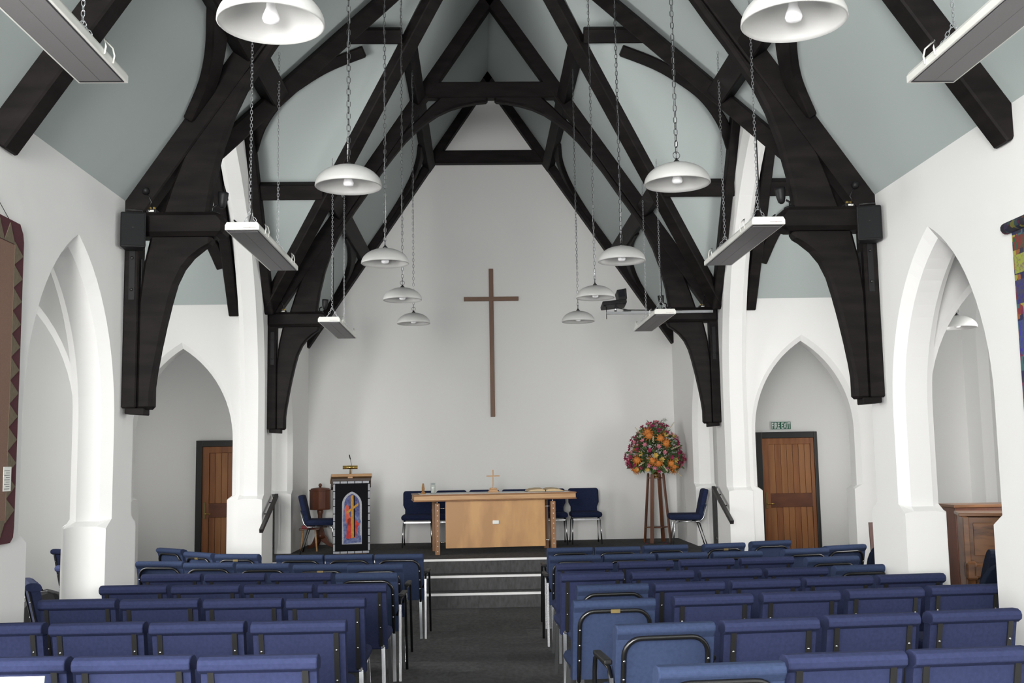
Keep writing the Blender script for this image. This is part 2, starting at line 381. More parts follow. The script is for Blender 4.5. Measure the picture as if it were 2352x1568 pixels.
# ================================================================== ROOF TIMBERS
def beam(name, p0, p1, w, d, nrm, label, cat='beam', group=None, parent=None, bevel=.012):
    """squared timber lying under the roof plane whose (upward) normal is nrm; p0,p1 on the plane"""
    p0, p1, n = Vector(p0), Vector(p1), Vector(nrm).normalized(); t = (p1-p0).normalized(); side = n.cross(t)
    mb = MB(); mb.bar([p0-n*(d/2-.01), p1-n*(d/2-.01)], w, d, side)
    o = mb.build(name, TIMBER, parent, bevel=bevel)
    if not parent: tag(o, label, cat, group)
    return o
NL = Vector((-SL, 0, 1)).normalized(); NRt = Vector((SL, 0, 1)).normalized()
def nside(s): return NL if s < 0 else NRt
def pz(s, z): return s*(ZR-z)/SL      # x on the nave slope at height z

BR_IN = [(2.30, 3.63), (2.305, 3.575), (2.37, 3.535), (2.46, 3.46), (2.53, 3.37), (2.585, 3.25), (2.625, 3.10), (2.665, 2.92), (2.70, 2.74), (2.73, 2.56), (2.745, 2.44), (2.745, 2.27)]
BR_OUT = [(2.868, 2.27), (2.868, 3.10), (2.835, 3.40), (2.785, 3.63)]
UP_IN = [(2.34, 3.80), (2.30, 4.08), (2.235, 4.36), (2.15, 4.62), (2.06, 4.82), (1.97, 4.97), (1.83, 5.19), (1.69, 5.39), (1.50, 5.68), (1.32, 5.92), (1.16, 6.12), (1.0, 6.28), (.86, 6.39), (.72, 6.485), (.56, 6.56), (.40, 6.61), (.22, 6.645), (.045, 6.665)]
UP_OUT = [(.045, 6.74), (.69, 6.73), (.83, 6.60), (.97, 6.45), (1.10, 6.33), (1.25, 6.17), (1.6, 5.64), (2.0, 5.05), (2.27, 4.72), (2.44, 4.47), (2.55, 4.25), (2.63, 4.03), (2.70, 3.80)]
def truss(yc, label, with_posts=True):
    t = thing('roof_truss', label, 'truss', (0, yc, 0), group='main roof trusses')
    for s in (-1, 1):
        n = nside(s)
        beam('rafter', (s*(A+.06), 0, ZE-.06*SL), (0, 0, ZR), .17, .185, n, None, parent=t)
        P = lambda L: [(s*x, z) for x, z in L]
        MB().prism(P([(A, 2.28), (2.864, 2.28), (2.864, 4.02), (A, 3.96)]), 'y', -.08, .08).build('wall_post', TIMBER, t, bevel=.01)
        MB().prism(P([(A, 3.62), (2.24, 3.62), (2.19, 3.66), (2.19, 3.74), (2.25, 3.812), (A, 3.812)]), 'y', -.115, .115).build('hammer_beam', TIMBER, t, bevel=.045)
        MB().prism(P(BR_IN+BR_OUT), 'y', -.065, .065).build('hammer_bracket', TIMBER, t, bevel=.022)
        MB().prism(P(UP_IN+UP_OUT), 'y', -.065, .065).build('arch_brace', TIMBER, t, bevel=.022)
        MB().prism(P([(2.95, 2.235), (2.80, 2.225), (2.80, 2.28), (2.95, 2.28)]), 'y', -.07, .07).build('corbel_pad', TIMBER, t, bevel=.006)
        st = MB(); st.box(min(s*2.862, s*2.856), max(s*2.862, s*2.856), -.022, .022, 2.95, 3.45)
        st.box(min(s*2.935, s*2.89), max(s*2.935, s*2.89), -.087, -.08, 3.12, 3.55); so = st.build('iron_strap', BLKPL, t)
        for z in (3.20, 3.45): MB().lathe([(.012, 0), (.012, .012), (.004, .016)], 8, T(s*2.912, -.087, z) @ RX(PI/2)).build('bolt', BLACK, so)
    MB().box(-1.02, 1.02, -.078, .078, 6.715, 6.94).build('collar_beam', TIMBER, t, bevel=.015)
    return t
truss(8.325, 'dark timber truss whose hammer beams carry the loudspeakers')
truss(13.985, 'dark timber truss standing above the front of the platform')
# rafters without hammer beams
for yc, lab, dd in ((6.13, 'pair of plain dark rafters above the two wall hangings', .17), (17.21, 'dark rafters and collar set against the end wall above the cross', .145)):
    t = thing('rafter_frame', lab, 'truss', (0, yc, 0))
    for s in (-1, 1): beam('rafter', (s*(A+.10), 0, ZE-.10*SL), (0, 0, ZR), .18, dd, nside(s), None, parent=t)
    MB().box(-1.05, 1.05, -.082, .07, 6.73, 6.945).build('collar_beam', TIMBER, t, bevel=.012)

LO, UP = 5.20, 6.75
sd = {-1: 'on the lectern side', 1: 'on the fire exit side'}
for s in (-1, 1):
    n = nside(s)
    for z, w in ((LO, .20), (UP, .17)):
        yv = TH-(z-ZE)/SL; kind = 'lower' if z == LO else 'upper'
        beam('purlin', (pz(s, z), YW, z), (pz(s, z), YM-yv, z), w, .17, n, kind+' purlin of the nave roof before the crossing '+sd[s], group='purlins')
        beam('purlin', (pz(s, z), YM+yv, z), (pz(s, z), YB, z), w, .15, n, kind+' purlin over the platform '+sd[s], group='purlins')
        for q in (-1, 1):
            beam('purlin', (s*XO, YM+q*yv, z), (pz(s, z), YM+q*yv, z), w, .13, Vector((0, q*SL, 1)), kind+' purlin of the transept roof '+('facing the pulpit end ' if q < 0 else 'facing the seats ')+sd[s], group='purlins')
    for q in (-1, 1):
        y = YM+q*TH
        nv = (n+Vector((0, q*SL, 1)).normalized())
        beam('valley_beam', (s*(A+.03), y+q*.03, ZE-.04), (s*XV*.7, YM+q*TH*.02, ZT+.02), .17, .15, nv, 'diagonal valley beam rising from the '+('front of the platform ' if q > 0 else 'speaker truss ')+sd[s], group='valley beams')
        nn = Vector((0, q*SL, 1))
        if q > 0:
            beam('transept_rafter', (s*(A-.055), y+.05, ZE-.05*SL), (s*(A-.055), YM+.25, ZT-.25*SL), .11, .16, nn, 'dark transept rafter on the nave face of the tall arch '+sd[s], group='transept rafters')
        beam('transept_rafter', (s*(A+WT+.09), y+q*.06, ZE-.06*SL), (s*(A+WT+.09), YM+q*.07, ZT-.07*SL), .13, .16, nn, 'dark transept rafter behind the tall arch '+('facing the seats ' if q > 0 else 'facing away ')+sd[s], group='transept rafters')
# curved wind braces in the roof slopes
def windbrace(pts, nrm, label, w=.17, d=.075):
    n = Vector(nrm).normalized(); P = [Vector(p)-n*(d/2) for p in pts]
    # smooth the path
    Q = []
    for i in range(len(P)-1):
        p0, p1, p2, p3 = P[max(i-1, 0)], P[i], P[i+1], P[min(i+2, len(P)-1)]
        for k in range(5):
            t = k/5; Q.append(.5*((2*p1)+(p2-p0)*t+(2*p0-5*p1+4*p2-p3)*t*t+(-p0+3*p1-3*p2+p3)*t**3))
    Q.append(P[-1])
    mb = MB(); vs = []; fs = []
    for k, p in enumerate(Q):
        t = (Q[min(k+1, len(Q)-1)]-Q[max(k-1, 0)]).normalized(); sdv = n.cross(t).normalized()
        for a, b in ((-1, -1), (1, -1), (1, 1), (-1, 1)): vs.append(tuple(p+sdv*(a*w/2)+n*(b*d/2)))
    m = len(Q)
    for k in range(m-1):
        for i in range(4): fs.append((k*4+i, k*4+(i+1) % 4, k*4+4+(i+1) % 4, k*4+4+i))
    fs += [(3, 2, 1, 0), tuple((m-1)*4+i for i in range(4))]
    o = mb.add(vs, fs).build('wind_brace', TIMBER, None, bevel=.01); tag(o, label, 'brace', 'curved wind braces')
for s in (-1, 1):
    zz = lambda z: pz(s, z)
    windbrace([(zz(5.36), 7.05, 5.36), (zz(5.18), 7.45, 5.18), (zz(5.03), 7.82, 5.03), (zz(4.85), 8.10, 4.85), (zz(4.60), 8.28, 4.60)], nside(s), 'curved wind brace springing from the speaker truss '+sd[s], .19)
    windbrace([(zz(6.72), 15.9, 6.72), (zz(6.62), 16.45, 6.62), (zz(6.42), 16.85, 6.42), (zz(6.12), 17.08, 6.12), (zz(5.7), 17.2, 5.7)], nside(s), 'curved wind brace between upper purlin and end wall '+sd[s], .15)
    windbrace([(zz(5.16), 15.2, 5.16), (zz(5.13), 15.9, 5.13), (zz(4.99), 16.65, 4.99), (zz(4.75), 17.05, 4.75), (zz(4.45), 17.2, 4.45)], nside(s), 'curved wind brace between lower purlin and end wall '+sd[s], .15)
    te = lambda z: YM+TH-(z-ZE)/SL
    windbrace([(s*x, te(z), z) for x, z in ((1.5, 6.60), (1.9, 6.475), (2.2, 6.34), (2.52, 6.15), (2.78, 5.88), (2.92, 5.62))], (0, SL, 1), 'curved wind brace under the transept upper purlin '+sd[s], .13)
    windbrace([(s*4.3, te(5.1), 5.1), (s*3.9, te(5.0), 5.0), (s*3.62, te(4.75), 4.75), (s*3.46, te(4.35), 4.35)], (0, SL, 1), 'curved wind brace low in the transept behind the tall arch '+sd[s], .15)

# ================================================================== CHAIRS
def rrect(x, z0, z1, r, n=5):
    """closed outline (x,z): square foot, rounded top corners"""
    L = [(-x, z0)]
    for k in range(n+1): a = PI-PI/2*k/n; L.append((-x+r+r*math.cos(a), z1-r+r*math.sin(a)))
    for k in range(n+1): a = PI/2-PI/2*k/n; L.append((x-r+r*math.cos(a), z1-r+r*math.sin(a)))
    return L+[(x, z0)]
LEAN = .24
SHEAR = Matrix(((1, 0, 0, 0), (0, 1, -LEAN, LEAN*.80), (0, 0, 1, 0), (0, 0, 0, 1)))
def legs(t, m, splay=.0):
    for s in (-1, 1):
        MB().bar([(s*.205, .15, .40), (s*.225, .035, 0)], .026, .022, (1, 0, 0)).build('leg', m, t)
        MB().bar([(s*.205, .51, .40), (s*.225, .545, 0)], .026, .022, (1, 0, 0)).build('leg', m, t)
    f = MB()
    for s in (-1, 1): f.bar([(s*.205, .12, .392), (s*.205, .53, .392)], .022, .02, (1, 0, 0))
    for y in (.16, .50): f.bar([(-.205, y, .392), (.205, y, .392)], .022, .02, (0, 1, 0))
    f.build('seat_frame', m, t)
def seat(t, m): MB().box(-.235, .235, .135, .565, .402, .478).build('seat', m, t, bevel=.032)
def screw(par, x, y, z): MB().lathe([(.0065, 0), (.0065, .002), (.003, .004)], 8, T(x, y, z) @ RX(PI/2)).build('screw', CHROME, par)
def chair_strap():
    t = thing('stacking_chair', '', 'chair')
    b = MB().prism(rrect(.236, .37, .815, .02), 'y', .035, .10, SHEAR).build('backrest', FAB_S, t, bevel=.016)
    MB().prism([(.0, .792), (-.004, .815), (.004, .833), (.03, .842), (.075, .840), (.105, .826), (.118, .80), (.112, .775), (.03, .775)], 'x', -.243, .243).build('top_roll', FAB_S, t, bevel=.012)
    MB().prism([(-.205, .375), (.205, .375), (.205, .79), (-.205, .79)], 'y', .026, .04, SHEAR).build('back_panel', FAB_S, t, bevel=.004)
    for s in (-1, 1):
        sp = MB().bar([SHEAR @ Vector((s*.192, .02, z)) for z in (.785, .60, .40)]+[Vector((s*.192, .16, .37)), Vector((s*.192, .24, .385))], .026, .01, (1, 0, 0)).build('strap', BLACK, t)
        for z in (.69, .53): v = SHEAR @ Vector((s*.192, .015, z)); screw(sp, v.x, v.y, v.z)
    seat(t, FAB_S); legs(t, CHROME); return t
def chair_hoop(arms=False, plaque=False, m=None):
    m = m or FAB_H
    t = thing('upholstered_chair', '', 'chair')
    bk = MB().prism(rrect(.243, .37, .835, .04), 'y', .035, .115, SHEAR)
    bk.build('backrest', m, t, bevel=.03)
    MB().prism([(.03, .785), (.012, .805), (.012, .826), (.03, .841), (.07, .842), (.11, .828), (.13, .80), (.128, .765), (.06, .75)], 'x', -.245, .245).build('top_roll', m, t, bevel=.018)
    hp = [(-.208, .36)]+[(-.208, .46+.07*k) for k in range(4)]
    n = 6; R = .085
    for k in range(n+1): a = PI-PI/2*k/n; hp.append((-.208+R+R*math.cos(a), .778-R+R*math.sin(a)))
    full = hp+[(-x, z) for x, z in reversed(hp)]
    hoop = MB().tube([SHEAR @ Vector((x, .020, z)) for x, z in full], .0125, 8, up=(0, 1, 0)).build('hoop_frame', GUN, t)
    for s in (-1, 1):
        for z in (.67, .58, .49): v = SHEAR @ Vector((s*.208, .008, z)); screw(hoop, v.x, v.y, v.z)
    if plaque:
        v = SHEAR @ Vector((0, .006, .778)); MB().box(-.028, .028, v.y-.004, v.y+.004, .767, .789).build('plaque', OLDBR, hoop, bevel=.001)
    seat(t, m); legs(t, CHROME)
    if arms:
        for s in (-1, 1):
            x = s*.262
            ar = MB().tube([(s*.235, .10, .50), (x, .10, .585), (x, .14, .625), (x, .42, .635), (x, .485, .61), (x, .51, .54), (s*.27, .53, .0)], .012, 8).build('arm', GUN, t)
            MB().box(x-.022, x+.022, .15, .44, .635, .66).build('arm_pad', BLKPL, ar, bevel=.008)
            MB().bar([(x, .10, .585), (s*.268, .045, 0)], .02, .02, (1, 0, 0)).build('arm_post', CHROME, ar)
    return t
P_S, P_H, P_HP, P_HA = chair_strap(), chair_hoop(), chair_hoop(plaque=True), chair_hoop(arms=True)
def chair_platform():
    t = thing('padded_chair', '', 'chair')
    out = [(-.205, .40), (-.205, .55), (-.238, .62), (-.240, .80), (-.225, .838), (.225, .838), (.240, .80), (.238, .62), (.205, .55), (.205, .40)]
    MB().prism(out, 'y', .035, .11, SHEAR).build('backrest', FAB_N, t, bevel=.022)
    MB().box(-.24, .24, .135, .60, .405, .49).build('seat', FAB_N, t, bevel=.038)
    for s in (-1, 1):
        MB().tube([SHEAR @ Vector((s*.20, .022, .62)), SHEAR @ Vector((s*.20, .022, .44)), (s*.205, .16, .385), (s*.205, .45, .385)], .011, 8).build('side_rail', CHROME, t)
        MB().tube([(s*.205, .24, .385), (s*.21, .17, .36), (s*.225, .06, 0)], .0115, 8).build('leg', BLACK, t)
        MB().tube([(s*.205, .45, .385), (s*.21, .52, .36), (s*.225, .56, 0)], .0115, 8).build('leg', CHROME, t)
    MB().bar([(-.205, .5, .372), (.205, .5, .372)], .02, .02, (0, 1, 0)).build('cross_bar', CHROME, t)
    return t
P_N = chair_platform()
def chair_round():
    t = thing('office_chair', '', 'chair')
    L = [(.225*math.copysign(abs(math.cos(a))**.7, math.cos(a)), .68+.225*math.copysign(abs(math.sin(a))**.8, math.sin(a))) for a in [2*PI*k/24 for k in range(24)]]
    MB().prism(L, 'y', .03, .085, SHEAR).build('backrest', FAB_D, t, bevel=.022)
    MB().lathe([(.15, .42), (.235, .425), (.25, .45), (.235, .485), (.14, .495)], 24, T(0, .33, 0)).build('seat', FAB_D, t)
    for s in (-1, 1):
        MB().tube([(s*.17, .08, .60), (s*.19, .10, .44), (s*.2, .16, .40), (s*.21, .03, 0)], .012, 8).build('leg', BLACK, t)
        MB().tube([(s*.17, .45, .42), (s*.21, .54, 0)], .012, 8).build('leg', BLACK, t)
    return t
P_R = chair_round()
PROTO_USED = set()
def place(proto, loc, rz, label, group):
    if proto.name not in PROTO_USED: o = proto; PROTO_USED.add(proto.name)
    else: o = copy_tree(proto)
    o.location = loc; o.rotation_euler = (0, 0, math.radians(rz)); o['label'] = label; o['group'] = group
    return o
ORD = ['first', 'second', 'third', 'fourth', 'fifth', 'sixth', 'seventh', 'eighth']
# each block: rows from the steps backwards; chairs (u, v of the middle of the back's top edge, type, turn in degrees) from the aisle outwards
LEFT = [
 [(915, 1273, 'A', -3), (800, 1274, 'H', -4), (686, 1275, 'H', -5), (540, 1273, 'P', -14), (449, 1269, 'P', -40), (383, 1260, 'H', -40)],
 [(861, 1297, 'A', -2), (735, 1297, 'P', -3), (601, 1295, 'H', -5), (476, 1293, 'H', -9), (362, 1290, 'H', -12)],
 [(840, 1317, 'A', -2), (690, 1317, 'S', -2), (538, 1318, 'S', -2), (391, 1319, 'S', -2)],
 [(808, 1342, 'S', -1), (638, 1343, 'S', -1), (470, 1344, 'S', -1), (304, 1345, 'S', -1)],
 [(747, 1375, 'S', 0), (556, 1376, 'S', 0), (364, 1377, 'S', 0), (174, 1378, 'S', 0)],
 [(684, 1428, 'S', 0), (450, 1430, 'S', 0), (219, 1432, 'S', 0), (-14, 1434, 'S', 0)],
 [(590, 1509, 'S', 0), (299, 1511, 'S', -1), (12, 1514, 'S', -1)]]
RIGHT = [
 [(1310, 1258, 'A', 2), (1420, 1256, 'H', 3), (1531, 1252, 'H', 4), (1668, 1248, 'P', 14), (1775, 1242, 'H', 14), (1948, 1252, 'H', 18)],
 [(1322, 1276, 'A', 2), (1447, 1273, 'H', 3), (1570, 1270, 'H', 4), (1697, 1267, 'H', 5), (1856, 1260, 'H', 12)],
 [(1344, 1293, 'S', 3), (1485, 1289, 'S', 4), (1626, 1284, 'S', 4), (1764, 1280, 'S', 4), (1917, 1279, 'H', 8)],
 [(1362, 1316, 'S', 4), (1524, 1312, 'S', 4), (1681, 1308, 'S', 4), (1834, 1304, 'S', 4), (1990, 1298, 'H', 5)],
 [(1410, 1343, 'H', 4), (1586, 1337, 'S', 4), (1761, 1331, 'S', 4), (1930, 1325, 'S', 4), (2098, 1319, 'S', 4)],
 [(1414, 1378, 'P', 4), (1641, 1367, 'S', 4), (1843, 1360, 'S', 4), (2038, 1352, 'S', 4), (2225, 1344, 'S', 4)],
 [(1533, 1434, 'A', 5), (1775, 1423, 'S', 5), (2010, 1412, 'S', 5), (2245, 1402, 'S', 5)],
 [(1664, 1529, 'H', 4), (1949, 1502, 'S', 4), (2239, 1492, 'S', 4)]]
KT = dict(S=(P_S, 'blue chair with two black back straps'), H=(P_H, 'blue chair with rounded tube hoop back'), P=(P_HP, 'blue hoop-backed chair with brass plaque'),
          A=(P_HA, 'blue hoop-backed chair with metal arms'))
for blk, rows, side in (('lectern-side', LEFT, -1), ('exit-side', RIGHT, 1)):
    for r, row in enumerate(rows):
        for c, (u, v, k, rz) in enumerate(row):
            p = at_floor(u, v, .842); q = Vector((p.x, p.y, 0)); q.z = zf(q.y)
            place(KT[k][0], q, rz, '%s, %s row, %s from aisle, %s block' % (KT[k][1], ORD[r], ORD[c], blk), 'congregation chairs')
# chairs on the platform
for i, u in enumerate((962, 1037, 1112, 1187, 1262, 1338)):
    p = at_y(u, 1122, 16.92); place(P_N, (p.x, 16.92, ZP), 180, 'navy padded chair behind the altar table, %s from the lectern end' % ORD[i], 'chairs behind the altar table')
p = at_z(730, 1262, ZP); place(P_N, (-2.88, 15.72, ZP), -86, 'navy padded chair beside the wooden font and lectern', 'chairs at the platform sides')
place(P_N, (3.10, 15.42, ZP), 84, 'navy padded chair beside the flower stand and black railing', 'chairs at the platform sides')
# chairs in the aisles
for x, y, rz, lab in ((4.16, 9.02, 70, 'dark round-backed chair beside the piano keyboard'), (3.72, 9.55, 40, 'dark round-backed chair close behind the arcade pier near the piano'), (3.60, 7.62, 8, 'dark round-backed chair in the aisle in front of the piano'), (3.74, 10.25, 15, 'dark round-backed chair behind the pier by the fire exit arch')):
    place(P_R, (x, y, zf(y)), rz, lab, 'dark chairs beyond the arcade')
for u, v, rz, lab in ((52, 1333, -62, 'blue chair turned sideways beside the wall hanging arch'), (147, 1262, -30, 'blue strapped chair farther up the lectern-side aisle behind pier'), (166, 1300, -30, 'blue strapped chair partly hidden behind the lectern-side pier')):
    p = at_floor(u, v, .842)
    place(P_S, (p.x, p.y, zf(p.y)), rz, lab, 'chairs in the lectern-side aisle')

# ================================================================== PENDANT LAMPS
def chain_mesh(length, link=.045, w=.010, r=.0024):
    """hanging chain: alternating oval links from z=0 up to length"""
    mb = MB(); n = int(length/(link-.008)); p = length/n
    for k in range(n):
        z = (k+.5)*p; a = 0 if k % 2 else PI/2; L = link/2-w
        path = []
        for i in range(4): t = PI*i/3; path.append((w*math.cos(t), 0, L+w*math.sin(t)))
        for i in range(4): t = PI+PI*i/3; path.append((w*math.cos(t), 0, -L+w*math.sin(t)))
        mb.tube(path, r, 4, closed=True, M=T(0, 0, z) @ RZ(a))
    return mb
def lamp(length=None):
    t = thing('pendant_lamp', '', 'lamp')
    R = .199; prof = [(R*math.sin(a), .128*math.cos(a)) for a in [PI/2*k/10 for k in range(10, 0, -1)]]+[(.012, .128)]
    inn = [(r*.972 if r > .02 else r, z-.005) for r, z in reversed(prof)]
    seg = 40; vs = []; fs = []; ring = prof+inn
    for r, z in ring:
        for i in range(seg): vs.append((r*math.cos(2*PI*i/seg), r*math.sin(2*PI*i/seg), z))
    n = len(ring)
    for k in range(n):
        for i in range(seg): fs.append((k*seg+i, k*seg+(i+1) % seg, ((k+1) % n)*seg+(i+1) % seg, ((k+1) % n)*seg+i))
    MB().add(vs, fs, True).build('shade', SHADE, t)
    MB().lathe([(.022, .128), (.022, .134), (.016, .142), (.007, .150), (.005, .158)], 14).build('cap', DKCHAIN, t)
    MB().lathe([(.012, .12), (.017, .09), (.019, .06), (.030, .032), (.033, .018), (.028, .006), (.014, .001)], 16).build('bulb', BULB, t)
    MB().tube([(.022*math.cos(a), 0, .176+.022*math.sin(a)) for a in [2*PI*k/16 for k in range(16)]], .0022, 6, closed=True).build('hanging_ring', DKCHAIN, t)
    ch = chain_mesh(length-.19); c = ch.build('chain', DKCHAIN, t); c.location = (0, 0, .19)
    MB().tube([(.006*math.sin(k*1.7), .006*math.cos(k*1.3), .15+k*(length-.15)/24) for k in range(25)], .0026, 5).build('cable', STEEL, t)
    return t
LX, LZ = .986, 3.472
top_z = ZR-LX*SL
lp = lamp(top_z-LZ-.01); lamps = []
for i, y in enumerate((3.831, 6.208, 8.708, 10.724, 12.596)):
    for s in (-1, 1):
        o = lp if not lamps else copy_tree(lp); lamps.append(o); o.location = (s*LX, y, LZ); o.rotation_euler = (0, 0, random.uniform(0, 3))
        o['group'] = 'pendant lamps in two rows down the nave'
        o['label'] = 'frosted dome pendant lamp on a chain, %s from the end wall, %s row' % (ORD[4-i], 'lectern-side' if s < 0 else 'exit-side')
la = lamp(ZE-3.05)
for i, (x, y) in enumerate(((-5.15, 11.2), (4.86, 11.0))):
    o = la if not i else copy_tree(la); o.location = (x, y, 3.05 if i == 0 else 3.15)
    o['group'] = 'pendant lamps beyond the arcade'; o['label'] = 'frosted dome pendant lamp glimpsed through the %s arch' % ('lectern-side' if i == 0 else 'piano-side')
    for c in o.children:
        if c.name.startswith(('chain', 'cable')): c.scale = (1, 1, (ZR and (ZT-.06-3.2))/(ZE-3.05))

# ================================================================== HEATERS
def heater(s):
    t = thing('radiant_heater', '', 'heater')
    L, Wd, H = 1.68, .25, .058
    out = [(-Wd/2, 0), (Wd/2, 0), (Wd/2, .035), (Wd/2-.014, H), (-Wd/2+.014, H), (-Wd/2, .035)]
    MB().prism(out, 'y', 0, L).build('casing', WHITEP, t, bevel=.003)
    MB().box(-Wd/2+.014, Wd/2-.014, .02, L-.02, -.003, .006).build('recess', HEATD, t)
    for k in (-1, 1): MB().box(k*.0535-.0525, k*.0535+.0525, .05, L-.05, -.006, .004).build('radiant_panel', HEATG, t)
    MB().box(.01, .10, -.001, .004, .016, .018).build('name_strip', HEATD, t)
    MB().box(.05, .062, -.0015, .004, .0155, .0185).build('name_mark', REDB, t)
    for y in (.20, 1.32):
        for k in (-1, 1):
            x = k*(Wd/2+.004)
            MB().tube([(x, y, .012), (x+k*.006, y, .05), (x, y, .085), (x, y+.11, .085), (x+k*.006, y+.12, .05), (x, y+.12, .012)], .0045, 6).build('bracket', WHITEP, t)
    return t
def heater_chain(t, y, z0, zt, split, xt=0.0):
    c = chain_mesh(zt-z0, .034, .008, .0022).build('chain', STEEL, t); c.location = (xt, y, z0)
    if split:
        for k in (-1, 1): d = chain_mesh(.17, .034, .008, .0022).build('chain', STEEL, t); d.location = (k*.085, y, z0-.145); d.rotation_euler = (0, -k*.53, 0)
hs = []
HC = [(-2.115, 3.60, 3.775, 'above the first rows'), (2.15, 3.60, 3.755, 'above the first rows'), (-1.935, 7.65, 3.535, 'beside the speaker truss'), (1.94, 7.65, 3.54, 'beside the speaker truss'), (-1.925, 12.10, 3.44, 'near the platform edge'), (1.95, 12.10, 3.485, 'near the platform edge')]
for i, (x, y, z, w) in enumerate(HC):
    o = heater(1) if i == 0 else None
    if i == 0: hs.append(o); hproto = [c for c in o.children]
    else:
        o = hs[0].copy(); COL.objects.link(o); hs.append(o)
        for c in hproto: d = c.copy(); COL.objects.link(d); d.parent = o
    o.location = (x, y, z); o['group'] = 'radiant heaters hung on chains'
    o['label'] = 'long white radiant heater hung on chains %s %s' % (w.replace('above the first rows', 'above the rearmost rows'), sd[-1 if x < 0 else 1])
for i, (x, y, z, w) in enumerate(HC):
    xz = ZR-abs(x)*SL
    heater_chain(hs[i], .28, .20, xz-z-.02, True)
    heater_chain(hs[i], 1.38, .20, (xz if i < 4 else ZR-abs(x)*SL)-z-.02, True)
    k = -1 if x < 0 else 1
    MB().tube([(k*.06, .10, .06), (k*.085, .12, .10), (k*.05, .2, .075), (0, .24, .10), (.012, .27, .2), (.012, .285, .8)], .005, 6).build('power_lead', BLKPL, hs[i])

# ================================================================== SPEAKERS, SPOTLIGHTS, PROJECTOR
for s, lab in ((-1, 'black loudspeaker on the truss above the lectern-side pier'), (1, 'black loudspeaker on the truss above the piano-side pier')):
    t = thing('loudspeaker', lab, 'speaker', (s*2.868, 8.125, 3.50), -s*.22, 'loudspeakers on the hammer beams')
    MB().prism([(-.095, -.07), (.095, -.07), (.075, .09), (-.075, .09)], 'z', 0, .275).build('cabinet', BLKPL, t, bevel=.012)
    MB().box(-.085, .085, -.076, -.068, .012, .263).build('grille', SPKR, t, bevel=.006)
    MB().box(-.006, .006, -.077, -.075, .15, .155).build('badge', GUN, t)
    MB().tube([(-.06, 0, .275), (-.06, 0, .305), (.06, 0, .305), (.06, 0, .275)], .006, 6).build('bracket', BLACK, t)
    MB().tube([(s*.09, .05, .22), (s*.115, .05, .16), (s*.10, .05, .1)], .004, 6).build('lead', BLKPL, t)
for u, v, y, s, lab in ((512, 487, 8.325, -1, 'lectern-side speaker truss'), (1797, 473, 8.325, 1, 'piano-side speaker truss'), (745, 712, 13.985, -1, 'lectern-side platform truss'), (1521, 704, 13.985, 1, 'flower-side platform truss')):
    x = s*2.31
    t = thing('spotlight', 'small black cone spotlight standing on the '+lab, 'spotlight', (x, y, 3.812), 0, 'spotlights on the hammer beams')
    MB().lathe([(.05, 0), (.05, .012), (.03, .022), (.012, .026)], 16).build('base', BLKPL, t)
    MB().tube([(0, 0, .02), (0, 0, .06), (-s*.03, 0, .075)], .009, 8).build('stem', BLKPL, t)
    MB().lathe([(.012, 0), (.026, .012), (.036, .05), (.042, .11), (.042, .13), (.036, .13), (.03, .10)], 16, T(-s*.065, 0, .045) @ RY(-s*.08)).build('hood', BLKPL, t)
    t = thing('lamp_socket', 'black ball lamp with curled lead low on the rafter, '+lab, 'lamp', (s*2.815, y-.10, 3.98), 0, 'small lamps on the rafters')
    MB().lathe([(.012, -.03), (.026, -.02), (.03, 0), (.024, .022), (.008, .03)], 12, RX(.7)).build('housing', BLKPL, t)
    MB().tube([(0, 0, -.02), (s*-.03, 0, -.05), (s*-.045, 0, -.09), (s*-.03, 0, -.13), (s*-.02, .04, -.16)], .004, 6).build('lead', GUN, t)
    t = thing('power_box', 'small black socket box with pale plug on the '+lab, 'box', (s*2.78, y-.02, 3.812), 0, 'power boxes on the hammer beams')
    MB().box(-.04, .04, -.05, .05, 0, .03).build('body', BLKPL, t, bevel=.006); MB().box(-.018, .022, -.052, -.048, .008, .022).build('label_plate', PAPER, t)
    for k in (-1, 1): MB().box(k*.016-.008, k*.016+.008, -.03, -.01, .03, .05).build('pin', BRASS, t)
# projector on its arm
y = 13.80
p0, p1 = at_y(1393, 719, y), at_y(1637, 715, y)
t = thing('wall_bracket', 'grey metal arm fixed along the flower-side platform hammer beam', 'bracket', (0, 0, 0))
MB().bar([p0, p1], .05, .034, (0, 1, 0)).build('rail', mat('rail_grey', (.30, .31, .32), .4, metal=.5), t)
MB().tube([p0+Vector((0, 0, .11)), p0-Vector((0, 0, .08))], .005, 6).build('safety_wire', GUN, t)
MB().box(p0.x+.22, p0.x+.32, y-.06, y+.06, p0.z+.015, p0.z+.035).build('mount_plate', GUN, t)
MB().tube([p0+Vector((.10, -.02, .10)), p0+Vector((.16, -.03, .06)), p0+Vector((.28, -.03, .035)), p0+Vector((.55, -.03, .03)), p0+Vector((1.0, -.03, .026))], .007, 6).build('cable', BLKPL, t)
MB().lathe([(.016, 0), (.016, .05), (.01, .055)], 10, T(p0.x+.12, y, p0.z+.02)).build('joint', STEEL, t)
t = thing('projector', 'black projector tilted on the metal arm before the end wall', 'projector', (p0.x+.10, y, p0.z+.085), 0)
Mt = RY(-.10) @ RX(-.12)
MB().box(-.16, .16, -.14, .14, 0, .055, Mt).build('body', BLKPL, t, bevel=.012)
MB().prism([(.06, .05), (.17, .055), (.18, .20), (.05, .19)], 'y', -.13, .10, Mt).build('mirror_housing', BLKPL, t, bevel=.01)
MB().box(.075, .145, -.136, -.128, .09, .175, Mt).build('lens_window', mat('lens_dark', (.01, .01, .014), .1), t)
MB().box(-.05, .09, -.145, -.138, .008, .04, Mt).build('vent', GUN, t, bevel=.004)
